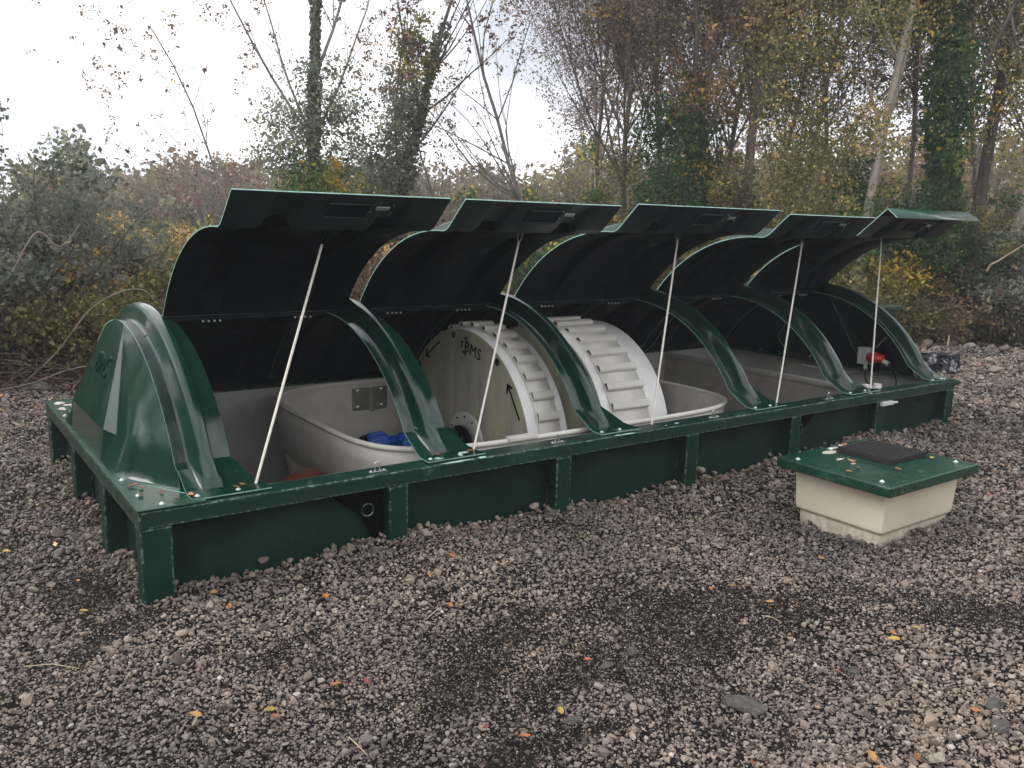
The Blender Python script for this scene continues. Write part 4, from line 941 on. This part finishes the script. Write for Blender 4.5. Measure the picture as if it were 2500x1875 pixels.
def fast_tubes(name, segs, mat, parent):
    """segs: list of (p0, p1, r0, r1, sides)"""
    V = []; F = []; b = 0
    for sd_ in (3, 5, 8):
        S = [s for s in segs if s[4] == sd_]
        if not S: continue
        P0 = np.array([s[0] for s in S]); P1 = np.array([s[1] for s in S]); r0 = np.array([s[2] for s in S])[:, None]; r1 = np.array([s[3] for s in S])[:, None]
        t = P1-P0; t /= (np.linalg.norm(t, axis=1, keepdims=True)+1e-9); ref = np.where(np.abs(t[:, 2:3]) > .9, np.array([[1., 0, 0]]), np.array([[0, 0, 1.]]))
        a_ = np.cross(t, ref); a_ /= np.linalg.norm(a_, axis=1, keepdims=True); c_ = np.cross(t, a_); n = len(S)
        X = np.empty((n, 2*sd_, 3))
        for k in range(sd_):
            q = 2*math.pi*k/sd_; d_ = math.cos(q)*a_+math.sin(q)*c_; X[:, k] = P0+d_*r0; X[:, sd_+k] = P1+d_*r1
        V.append(X.reshape(-1, 3))
        base = b+np.arange(n)[:, None]*2*sd_
        for k in range(sd_):
            k2 = (k+1) % sd_; F.append(np.stack([base[:, 0]+k, base[:, 0]+k2, base[:, 0]+sd_+k2, base[:, 0]+sd_+k], 1))
        b += n*2*sd_
    V = np.concatenate(V); F = np.concatenate(F); nf = len(F)
    me = bpy.data.meshes.new(name); me.vertices.add(len(V)); me.vertices.foreach_set('co', V.ravel()); me.loops.add(nf*4); me.loops.foreach_set('vertex_index', F.ravel().astype(np.int32))
    me.polygons.add(nf); me.polygons.foreach_set('loop_start', np.arange(0, nf*4, 4, dtype=np.int32)); me.polygons.foreach_set('use_smooth', np.ones(nf, bool)); me.update(calc_edges=True)
    me.materials.append(mat); o = bpy.data.objects.new(name, me); COL.objects.link(o); o.parent = parent; return o
def limb(rng, segs, tips, p, d, length, r, lev, maxlev, kids, spread, wob=.12, up=.06, r_end=.35, nseg=6):
    d = d/np.linalg.norm(d); step = length/nseg; pts = [p]
    rr = [r*(1-(1-r_end)*i/nseg) for i in range(nseg+1)]
    for i in range(nseg):
        d = d+rng.normal(size=3)*wob+np.array((0, 0, up)); d /= np.linalg.norm(d); q = p+d*step
        segs.append((p, q, rr[i], rr[i+1], 8 if rr[i] > .04 else (5 if rr[i] > .012 else 3))); 
        if lev < maxlev and i >= (1 if lev else 2):
            for _ in range(rng.poisson(kids[lev]/nseg*1.3)):
                e = np.cross(d, rng.normal(size=3)); e /= np.linalg.norm(e); sp = spread*rng.uniform(.6, 1.25)
                limb(rng, segs, tips, q, d*math.cos(sp)+e*math.sin(sp), length*rng.uniform(.38, .62)*(1-.35*i/nseg), rr[i+1]*rng.uniform(.34, .52), lev+1, maxlev, kids, spread, wob*1.2, up, .3, max(3, nseg-1))
        if lev >= maxlev-1: tips.append((q, lev))
        p = q
    return p
def clump_leaves(rng, centres, per, rad, size, tint0=.45, tvar=.22):
    if size < .08: per = int(math.ceil(per*1.55)); size = size*.76
    C_ = np.repeat(centres, per, 0); n = len(C_); k = len(centres); ct = np.repeat(rng.normal(tint0, tvar, k), per)
    C_ = C_+rng.normal(size=(n, 3))*rad*np.array((1, 1, .8)); return C_, size*np.exp(rng.normal(0, .3, n)), ct+rng.normal(0, .16, n)
def ellipsoid_pts(rng, c, rad, n, power=.45):
    v = rng.normal(size=(n, 3)); v /= np.linalg.norm(v, axis=1, keepdims=True); r = rng.uniform(0, 1, n)[:, None]**power; return np.array(c)+v*r*np.array(rad)
def tree(name, label, px, dist, lean=(0, 0, 1), length=6, r=.09, bark=B_dark, kids=(9, 6, 3), spread=.7, maxlev=3, seed=0, crown=None, ivy=None, up=.05, group=None, wob=.08, blobs=None, start_z=-.05, cat='tree', nseg=8):
    rng = np.random.default_rng(seed); base = at(px, dist); root = empty(name, tuple(base)); tag(root, label, cat, group)
    segs, tips = [], []; o = np.zeros(3); o[2] = start_z
    limb(rng, segs, tips, o, np.array(lean, float), length, r, 0, maxlev, kids, spread, wob, up, .3, nseg)
    fast_tubes('trunk', segs, bark, root)
    if crown:   # leaves along the twigs
        mat, dens, per, size, t0 = crown; tp = np.array([t[0] for t in tips]); k = min(len(tp), int(len(tp)*dens))
        if k: sel = tp[rng.choice(len(tp), k, replace=False)]; leaves_obj('crown', *clump_leaves(rng, sel, per, .10 if dens > .31 else .035, size, t0), mat, root, rng)
    if ivy:     # ivy sleeve on trunk and limbs below a height
        mat, zmax, n, rad, size = ivy; big = [s for s in segs if s[2] > r*.46 and s[0][2] < zmax]
        wts = np.array([np.linalg.norm(np.array(s[1])-np.array(s[0]))*(.3+s[2]/r) for s in big]); ix = rng.choice(len(big), n, p=wts/wts.sum())
        A = np.array([big[i][0] for i in ix]); B = np.array([big[i][1] for i in ix]); rr = np.array([big[i][2] for i in ix])[:, None]; f = rng.uniform(0, 1, (n, 1)); dv = rng.normal(size=(n, 3)); dv /= np.linalg.norm(dv, axis=1, keepdims=True)
        lump = 1+.7*np.sin(A[:, 2:3]*5+seed)*np.sin(A[:, 2:3]*2.3)
        C_ = A+(B-A)*f+dv*(rr+rad*rng.uniform(.3, 1.1, (n, 1))*lump); leaves_obj('ivy', C_, size*np.exp(rng.normal(0, .25, n)), rng.normal(.42, .2, n), mat, root, rng, .8)
    if blobs:   # irregular leafy masses: (material, centre, radii, clumps, leaves per clump, leaf size, tint)
        by = {}
        for (mat, c, rad, nc, per, size, t0) in blobs:
            cc = ellipsoid_pts(rng, c, rad, nc); cc[:, 2] = np.maximum(cc[:, 2], .02)
            by.setdefault(mat.name, [mat, []])[1].append(clump_leaves(rng, cc, per, min(rad)*.16+.03, size, t0))
        for mat, lst in by.values():
            leaves_obj('foliage', np.concatenate([l[0] for l in lst]), np.concatenate([l[1] for l in lst]), np.concatenate([l[2] for l in lst]), mat, root, rng)
    return root
def shrub(label, px, dist, top_py, width, mat, seed, n=260, per=26, size=.034, t0=.45, depth=1.2, name='shrub', bark=B_dark, low=0.0, twigs=26, extra=None, group=None, cat='shrub', sprigs=10):
    rng = np.random.default_rng(seed); base = at(px, dist); root = empty(name, tuple(base)); tag(root, label, cat, group)
    top = ztop(top_py, dist, px)*.94; h = top-low; segs, tips = [], []
    for i in range(twigs):
        a = rng.uniform(0, 6.28); s0 = np.array((math.cos(a)*width*.35*rng.uniform(), math.sin(a)*depth*.35*rng.uniform(), -.05+low*.5)); d = np.array((math.cos(a)*.5, math.sin(a)*.5, rng.uniform(.7, 1.5)))
        limb(rng, segs, tips, s0, d, h*rng.uniform(.6, 1.02), .016*rng.uniform(.6, 1.3), 1, 3, (0, 5, 3), .7, .14, .02, .2, 6)
    fast_tubes('stems', segs, bark, root)
    # several lobes make the outline uneven
    C_ = []; k = max(4, int(width*3.2))
    vx = at(px+100, dist)-at(px-100, dist); vx /= np.linalg.norm(vx); vy = np.array((-vx[1], vx[0], 0))
    for i in range(k):
        u = (i+.5)/k*2-1+rng.normal()*.08; hh = h*rng.uniform(.72, 1.0)*(1-.28*abs(u)**2.5); c = vx*u*width*.5+vy*rng.normal()*depth*.16+np.array((0, 0, low+hh*.48))
        C_.append(ellipsoid_pts(rng, c, (width/k*.95, depth*.5, hh*.54), n//k+1, .38))
    for i in range(sprigs):
        tp = tips[rng.integers(len(tips))][0]; C_.append(tp+rng.normal(size=(3, 3))*.08)
    C_ = np.concatenate(C_); C_ = C_[C_[:, 2] > .0]
    P_, S_, T_ = clump_leaves(rng, C_, per, .085, size, t0); P_[:, 2] = np.maximum(P_[:, 2], .01)
    leaves_obj('foliage', P_, S_, T_, mat, root, rng)
    if extra:
        m2, n2, t2, zf = extra; cc = C_[rng.choice(len(C_), n2)]; cc = cc[(cc[:, 2] > zf*h)] if zf else cc
        leaves_obj('turning_leaves', *clump_leaves(rng, cc, 14, .10, size*1.05, t2), m2, root, rng)
    return root

# far wood across the field: one hazy mass
def far_wood():
    rng = np.random.default_rng(301); C_ = []; base = at(800, 40)
    for px in np.arange(100, 2700, 26):
        for rr_ in range(2):
            d = 38+rng.uniform(-4, 10); p = at(px+rng.uniform(-20, 20), d); ht = ztop((400 if px < 1400 else 350)+rng.uniform(-28, 45)+(35 if px < 420 else 0)+(22 if 1000 < px < 1300 else 0), d, px)
            C_.append(ellipsoid_pts(rng, p+np.array((0, 0, ht*.5)), (1.3, 1.3, ht*.52), 46, .5))
    C_ = np.concatenate(C_); C_ = C_[C_[:, 2] > 0]; P_, S_, T_ = clump_leaves(rng, C_, 12, .28, .13, .5, .2)
    o = leaves_obj('distant_wood', P_, S_, T_, L_['distant'], None, rng); tag(o, 'hazy brown wood far across the field', 'wood', None, 'stuff')
far_wood()

def reflection_wood():  # unseen leaf clumps added to darken sky reflections on the green mouldings
    rng = np.random.default_rng(401); C_ = []
    for a in np.arange(138, 368, 3.2):
        d = 15+rng.uniform(-1.5, 3); p = CAM_P*(1, 1, 0)+np.array((d*math.cos(R(a)), d*math.sin(R(a)), 0)); ht = rng.uniform(3.2, 6.2)
        C_.append(ellipsoid_pts(rng, p+np.array((0, 0, ht*.45)), (1.0, 1.0, ht*.55), 60, .5))
    C_ = np.concatenate(C_); C_ = C_[C_[:, 2] > 0]; P_, S_, T_ = clump_leaves(rng, C_, 9, .3, .15, .4, .2)
    o = leaves_obj('unseen_wood', P_, S_, T_, L_['olive'], None, rng); tag(o, 'unseen wood added behind and beside the viewer to shape reflections', 'wood', None, 'stuff')
reflection_wood()
O, GG, IV, RU, WI, YE, AU, MA = (L_[k] for k in ('olive', 'greygreen', 'ivy', 'russet', 'wine', 'yellow', 'autumn', 'mauve'))
# left hedge
shrub('tall grey green shrub at the left edge with loose sprigs against the sky', -60, 9.6, 285, 2.1, GG, 1, 420, 26, .036, .42, 1.8, sprigs=60, twigs=34)
shrub('grey green bush with ragged top, second from the left edge', 190, 10.6, 412, 1.7, GG, 2, 300, 26, .034, .5, 1.5, sprigs=40)
shrub('dark bramble thicket at the foot of the left hedge', 60, 9.2, 640, 2.4, O, 3, 380, 26, .028, .25, 1.0, extra=(RU, 60, .3, 0))
shrub('broad olive bramble mound with tan leaves on top behind the tank corner', 330, 10.1, 560, 2.6, O, 4, 560, 26, .030, .55, 1.5, extra=(RU, 260, .72, .45))
shrub('yellowing bush right of the grey green one with a smooth domed top', 380, 13.5, 462, 2.6, O, 5, 330, 22, .040, .62, 1.5)
shrub('wine red hedge bush showing above the first lid edge', 520, 16, 520, 3.4, WI, 6, 380, 22, .050, .55, 1.5)
shrub('russet undergrowth between the first and second lid', 860, 13, 520, 3.2, RU, 7, 360, 24, .042, .5, 1.5)
shrub('wine brown low bush seen in the gap between the first two lids', 1100, 16, 492, 2.6, WI, 8, 260, 22, .050, .45, 1.5)
shrub('green leafy bush above the second lid', 1350, 14.5, 372, 2.2, IV, 9, 300, 24, .042, .66, 1.5)
shrub('mixed autumn bush above the third lid', 1600, 14, 430, 3.0, AU, 10, 380, 24, .040, .5, 1.6, extra=(YE, 30, .4, .3))
for i, (x, y, wd, lab, m_) in enumerate([(-1.6, 6.6, 2.6, 'dense hedge shrub just beyond the left edge of the view', GG), (-3.8, 5.4, 2.8, 'second hedge shrub beyond the left edge of the view', O), (-5.6, 3.6, 2.8, 'third hedge shrub beyond the left edge of the view', GG), (-6.8, 1.2, 2.8, 'hedge shrub abreast of the tank end, out of the view', O)]):  # unseen hedge shrubs added, the later ones tall, to darken end cap reflections
    d_ = math.hypot(x-CAM_P[0], y-CAM_P[1]); px_ = 1250-CAM_F*math.tan(math.atan2(y-CAM_P[1], x-CAM_P[0])-R(CAM_YAW)) if i < 1 else -2000
    o_ = shrub(lab, -150, 9, -40 if i else 330, wd, m_, 120+i, 330, 22, .055, .35, 1.8); o_.location = (x, y, 0)
# twiggy debris at the foot of the left hedge
def debris():
    rng = np.random.default_rng(55); segs = []
    for i in range(520):
        t = rng.uniform(); p = at(-120+700*t, 8.4+rng.uniform(0, 1.3)); p[2] = rng.uniform(.0, .32)*rng.uniform(); d = rng.normal(size=3); d[2] = abs(d[2])*.35; d /= np.linalg.norm(d); l = rng.uniform(.15, .6)
        m_ = p+d*l*.5+rng.normal(size=3)*.03; segs += [(p, m_, .006, .005, 3), (m_, p+d*l+rng.normal(size=3)*.04, .005, .002, 3)]
    o = fast_tubes('brushwood', segs, bark_mat('dead_brushwood', (.10, .065, .05), (.24, .16, .12)), None); tag(o, 'dead brown twigs and briars along the foot of the left hedge', 'brushwood', None, 'stuff')
debris()
# long arching bramble canes reaching over the gravel
canem = plain('bramble_cane', (.26, .19, .16), .7, 0, .3, 30)
for k_, (pp, d, lab) in enumerate([([(20, 905), (120, 820), (210, 730), (290, 692), (345, 690), (372, 715)], 8.6, 'arching bramble cane curving over behind the end cap'), ([(-40, 900), (60, 880), (150, 858), (250, 850)], 8.5, 'low pale briar stem along the foot of the left hedge'), ([(30, 640), (95, 560), (150, 590), (205, 540)], 8.4, 'thin pale bramble stem looping against the left hedge')]):
    pts = [at(x, d, max(.02, ztop(y, d, x))) for x, y in pp]; mb = MB(); out = []
    for i in range(len(pts)-1):
        p0, p1, p2, p3 = pts[max(i-1, 0)], pts[i], pts[i+1], pts[min(i+2, len(pts)-1)]
        for t_ in np.linspace(0, 1, 7, endpoint=False): out.append(.5*(2*p1+(p2-p0)*t_+(2*p0-5*p1+4*p2-p3)*t_**2+(3*p1-p0-3*p2+p3)*t_**3))
    mb.tube(out, [.009*(1-.6*i/len(out)) for i in range(len(out))], 6); tag(mb.build('bramble_cane', canem), lab, 'bramble', 'bramble canes of the left hedge')
# bare shrub and ivy trees on the skyline
tree('bare_shrub', 'bare thorny shrub leaning left against the pale sky', 520, 16, (-.14, .05, 1), 2.5, .04, B_grey, (14, 7, 4), .75, 3, 21, crown=(WI, .10, 4, .026, .4), wob=.10, cat='shrub')
tree('bare_shrub', 'small bare shrub with arching twigs left of the ivy tree', 420, 17, (-.75, .2, 1), 2.3, .03, B_grey, (12, 7, 4), .7, 3, 22, crown=(RU, .10, 4, .024, .4), wob=.12, cat='shrub')
tree('ivy_tree', 'slender tree with ivy wrapped trunk standing behind the first lid', 775, 13, (.02, 0, 1), 7.2, .085, B_grey, (12, 6, 3), .62, 3, 31, crown=(WI, .10, 12, .030, .12), ivy=(GG, 6.0, 5200, .05, .030), wob=.035, up=.08,
     blobs=[(IV, (0, 0, 1.95), (.62, .5, .75), 130, 22, .034, .75), (GG, (-.42, .1, 2.6), (.55, .4, .7), 90, 20, .032, .6), (GG, (.34, -.1, 2.9), (.36, .3, 1.0), 80, 20, .032, .6), (GG, (-.1, 0, 3.3), (.35, .3, .7), 40, 18, .032, .55), (YE, (.05, -.4, 2.15), (.18, .15, .28), 9, 16, .036, .5), (YE, (.0, -.45, 1.75), (.3, .15, .15), 8, 16, .036, .2)])
tree('ivy_tree', 'lower ivy covered tree with a tapering top beside the slender ivy tree', 915, 13.5, (.20, 0, 1), 5.2, .07, B_dark, (8, 5, 3), .6, 3, 33, crown=(WI, .10, 10, .030, .15), ivy=(GG, 3.8, 3000, .08, .032), wob=.05,
     blobs=[(GG, (.15, 0, 2.3), (.50, .4, .9), 120, 22, .034, .5), (GG, (.40, -.1, 3.2), (.44, .35, .75), 90, 22, .034, .45), (O, (.55, -.2, 4.0), (.36, .3, .65), 60, 20, .034, .4), (IV, (.0, .1, 1.6), (.55, .5, .5), 60, 22, .036, .5)])
for (px, d, lean, ln, r, sd_, lab) in [(690, 13.2, (-.34, .25, 1), 4.4, .028, 41, 'thin bare sapling leaning left beside the ivy trunk'), (1150, 15, (-.45, .33, 1), 3.6, .030, 42, 'bare sapling with knotted twigs above the second lid'), (1240, 15, (-.62, .45, 1), 4.3, .038, 43, 'bare grey tree leaning left over the second lid'),
                                     (1400, 14, (-.52, .38, 1), 5.6, .05, 44, 'dark forked tree leaning left at the edge of the wood')]:
    tree('bare_tree', lab, px, d, lean, ln, r, B_dark if r > .05 else B_grey, (13, 7, 4), .58, 3, sd_, crown=(RU, .07, 7, .026, .3), wob=.075, up=.0, group='bare trees on the skyline')
# the wood on the right
tree('twiggy_tree', 'tall tree with a haze of fine grey twigs above the third lid', 1510, 15, (-.05, 0, 1), 8.5, .055, B_dark, (34, 13, 8), .6, 3, 51, crown=(MA, .5, 3, .024, .5), wob=.05, up=.07, nseg=11,
     blobs=[(AU, (-.2, .2, 2.3), (1.1, .8, .9), 90, 16, .034, .45), (IV, (.5, .2, 2.6), (.7, .6, .8), 50, 18, .034, .4), (MA, (.1, 0, 4.2), (1.5, 1.2, 1.4), 90, 14, .028, .5)])
tree('twiggy_tree', 'second fine twigged tree with purplish buds left of the ivy column', 1620, 17, (-.08, 0, 1), 9, .055, B_dark, (34, 13, 8), .6, 3, 52, crown=(MA, .5, 3, .026, .5), wob=.05, up=.07, nseg=11)
tree('ivy_column_tree', 'dark ivy column tree in front of the fine twigged trees', 1660, 14.5, (.03, 0, 1), 5.2, .10, B_dark, (9, 5, 3), .6, 3, 53, crown=(RU, .7, 7, .036, .45), ivy=(IV, 3.6, 5000, .14, .036), wob=.05,
     blobs=[(IV, (-.25, 0, 2.9), (.75, .6, .8), 120, 24, .038, .3), (IV, (-.5, 0, 1.9), (.6, .6, .5), 90, 24, .038, .3), (AU, (.4, 0, 2.2), (.6, .5, .6), 80, 22, .038, .6), (RU, (.1, -.2, 3.5), (.7, .6, .5), 70, 20, .036, .5)])
tree('pink_bark_tree', 'straight tree with pinkish bark rising through the leaves', 1795, 15.5, (.0, 0, 1), 9, .10, B_pink, (20, 10, 5), .6, 3, 54, crown=(AU, .55, 7, .036, .5), wob=.03, up=.10,
     blobs=[(IV, (-.1, 0, 1.5), (.35, .35, 1.1), 70, 22, .036, .45), (AU, (.5, 0, 4.0), (.9, .7, 1.1), 75, 20, .036, .45)])
tree('pale_bark_tree', 'pale trunked birch like tree forking behind the fourth lid', 2068, 14, (.05, -.03, 1), 8.2, .085, B_pale, (14, 8, 5), .62, 3, 158, crown=(AU, .8, 7, .034, .5), wob=.035, up=.02,
     
     blobs=[(AU, (-.9, .5, 4.0), (1.2, .7, 1.4), 120, 18, .034, .45), (O, (-.5, .6, 2.4), (.9, .6, .8), 90, 22, .036, .5), (IV, (.55, .3, 2.0), (.5, .5, .8), 70, 22, .036, .35), (AU, (-.45, -.35, 3.0), (.45, .4, .45), 34, 16, .034, .55), (IV, (-.4, -.4, 1.5), (.4, .4, .6), 40, 18, .034, .5), (AU, (-.2, -.4, 4.5), (.6, .5, .5), 44, 16, .034, .5)])
tree('ivy_column_tree', 'tall dark green ivy column tree right of the pale trunk', 2262, 14.6, (.06, 0, 1), 8, .11, B_dark, (12, 7, 4), .55, 3, 56, crown=(O, .5, 7, .036, .35), ivy=(IV, 5.5, 9000, .20, .038), wob=.04,
     blobs=[(IV, (.0, 0, 3.2), (.42, .4, 1.3), 110, 24, .036, .4), (IV, (-.3, 0, 1.5), (.6, .5, .7), 90, 24, .036, .3), (O, (.2, .2, 4.9), (.6, .5, .8), 50, 20, .036, .4)])
tree('leaning_tree', 'dark leaning tree at the upper right', 2335, 16, (.12, 0, 1), 9, .12, B_dark, (12, 7, 4), .55, 3, 57, crown=(AU, .45, 6, .036, .45), wob=.03, up=.03)
tree('pale_bark_tree', 'pale barked tree leaning right at the right edge of the photo', 2415, 15.5, (.12, -.07, 1), 8, .09, B_pale, (14, 8, 5), .6, 3, 58, crown=(O, .9, 7, .034, .6), wob=.02, up=.0,
     blobs=[(O, (.1, .3, 4.2), (1.1, .8, 1.4), 90, 18, .034, .6)])
for (px, d, ln, sd_, m_, den, lab) in [(1720, 18, 8.5, 61, AU, 1, 'brown leaved tree between the ivy column and the pink bark tree'), (1910, 17, 8.5, 62, O, 1, 'bushy olive tree between the pink and the pale trunks'), (2010, 19, 9, 63, AU, 1, 'dense olive tree left of the pale trunk'),
                                     (2190, 18, 9, 64, O, 1, 'leafy tree behind the tall ivy column'), (2480, 18, 8.5, 65, O, .8, 'yellow green tree at the far right'), (2600, 15, 7, 66, AU, .7, 'tree just beyond the right edge'), (1450, 18, 7, 67, MA, .7, 'thin brown tree behind the leaning dark one'), (2350, 19, 8, 68, AU, .8, 'thin olive tree at the upper right behind the dark leaning one'), (1850, 20, 9, 69, RU, .6, 'russet tree deep in the wood')]:
    tree('woodland_tree', lab, px, d, (0.03, 0, 1), ln, .06, B_grey, (22, 10, 6), .68, 3, sd_, crown=(m_, den*.6, 4, .032, .5), wob=.05, up=.04, group='trees of the wood on the right', nseg=11,
         blobs=None if m_ is MA else [(m_, (0, 0, 3.7), (1.5, 1.3, 1.8), 76, 15, .034, .58), (IV if sd_ % 2 else O, (.4, 0, 1.7), (1.2, 1.0, .9), 60, 15, .034, .5)])
# undergrowth on the right, from behind the lids to the open ground
UG = [(1760, 14.8, 440, 2.6, AU, 71, .5, 'autumn brown bush above the third and fourth lids'), (1900, 15.5, 395, 2.6, O, 72, .55, 'olive bush with yellow sprays above the fourth lid'), (2060, 14.6, 470, 2.4, O, 73, .6, 'pale olive bush behind the fifth lid'),
      (2240, 15.0, 455, 2.2, IV, 74, .4, 'dark green holly like bush behind the fifth lid'), (2400, 15.8, 430, 2.6, O, 75, .5, 'olive brown thicket at the right'), (2540, 14.8, 500, 2.4, GG, 76, .5, 'grey green bush at the right edge'),
      (2060, 13.6, 640, 1.7, O, 77, .35, 'low dark bramble just behind the last arch'), (2330, 14.9, 620, 2.2, RU, 78, .35, 'low brown bramble at the edge of the gravel'), (2480, 15.0, 640, 2.0, GG, 79, .55, 'low green bramble at the right edge of the gravel'), (2200, 14.2, 690, 1.6, RU, 80, .3, 'low russet tangle beside the last arch')]
for (px, d, tp, wd, m_, sd_, t0, lab) in UG:
    shrub(lab, px, d, tp, wd, m_, sd_, int(190*wd), 24, .036, t0, 1.4, extra=(YE if sd_ in (72, 71) else RU, 34, .5, 0), sprigs=14)
shrub('small bush of bright yellow leaves behind the fifth lid', 2190, 13.3, 592, .42, YE, 90, 44, 9, .040, .5, .4, name='yellow_bush', low=.72, twigs=6, sprigs=0)
def fallen(px0, py0, px1, py1, d, r, label, bend, seed, side=True):
    rng = np.random.default_rng(seed); a = at(px0, d, ztop(py0, d, px0)); b = at(px1, d, ztop(py1, d, px1)); n = 9; segs = []; pts = [a+(b-a)*i/n+np.array((0, 0, bend*math.sin(math.pi*i/n)))+rng.normal(size=3)*.012 for i in range(n+1)]
    root = empty('dead_branch', tuple(a)); tag(root, label, 'branch', 'dead branches caught in the undergrowth')
    for i in range(n): segs.append((pts[i]-a, pts[i+1]-a, r*(1-.5*i/n), r*(1-.5*(i+1)/n), 5))
    if side: segs.append((pts[4]-a, pts[4]-a+np.array((.35, -.1, -.28)), r*.6, r*.3, 5))
    fast_tubes('branch_wood', segs, bark_mat('dead_wood', (.28, .20, .15), (.42, .31, .23)), root)
fallen(2205, 770, 2330, 725, 13.6, .014, 'forked grey dead branch low at the edge of the gravel', .02, 1)
fallen(2390, 648, 2520, 570, 13.8, .016, 'pale curved dead branch hanging at the right edge', .03, 2, False)
fallen(1700, 260, 1740, 330, 14.0, .014, 'pale dead limb in the wood above the fourth lid', .02, 3, False)
mb = MB(); p = at(2318, 13.4); mb.tube([p+(0, 0, .02), p+(.0, 0, .09), p+(.01, 0, .17)], [.010, .011, .008], 7); tag(mb.build('cut_stick', plain('fresh_cut_wood', (.60, .45, .28), .7)), 'short pale upright stick at the gravel edge', 'stick')

# ------------------------------------------------------------------ damp air
hm = bpy.data.materials.new('haze_air'); hm.use_nodes = True; t = hm.node_tree; t.nodes.clear(); o_ = t.nodes.new('ShaderNodeOutputMaterial'); pv = t.nodes.new('ShaderNodeVolumePrincipled')
pv.inputs['Density'].default_value = .0026; pv.inputs['Color'].default_value = (.93, .95, 1, 1); pv.inputs['Anisotropy'].default_value = .2; t.links.new(pv.outputs[0], o_.inputs['Volume'])
mb = MB(); mb.box((-165, -165, -2.3), (165, 165, 14)); tag(mb.build('haze', hm), 'thin damp haze over the whole yard', 'haze', None, 'stuff')
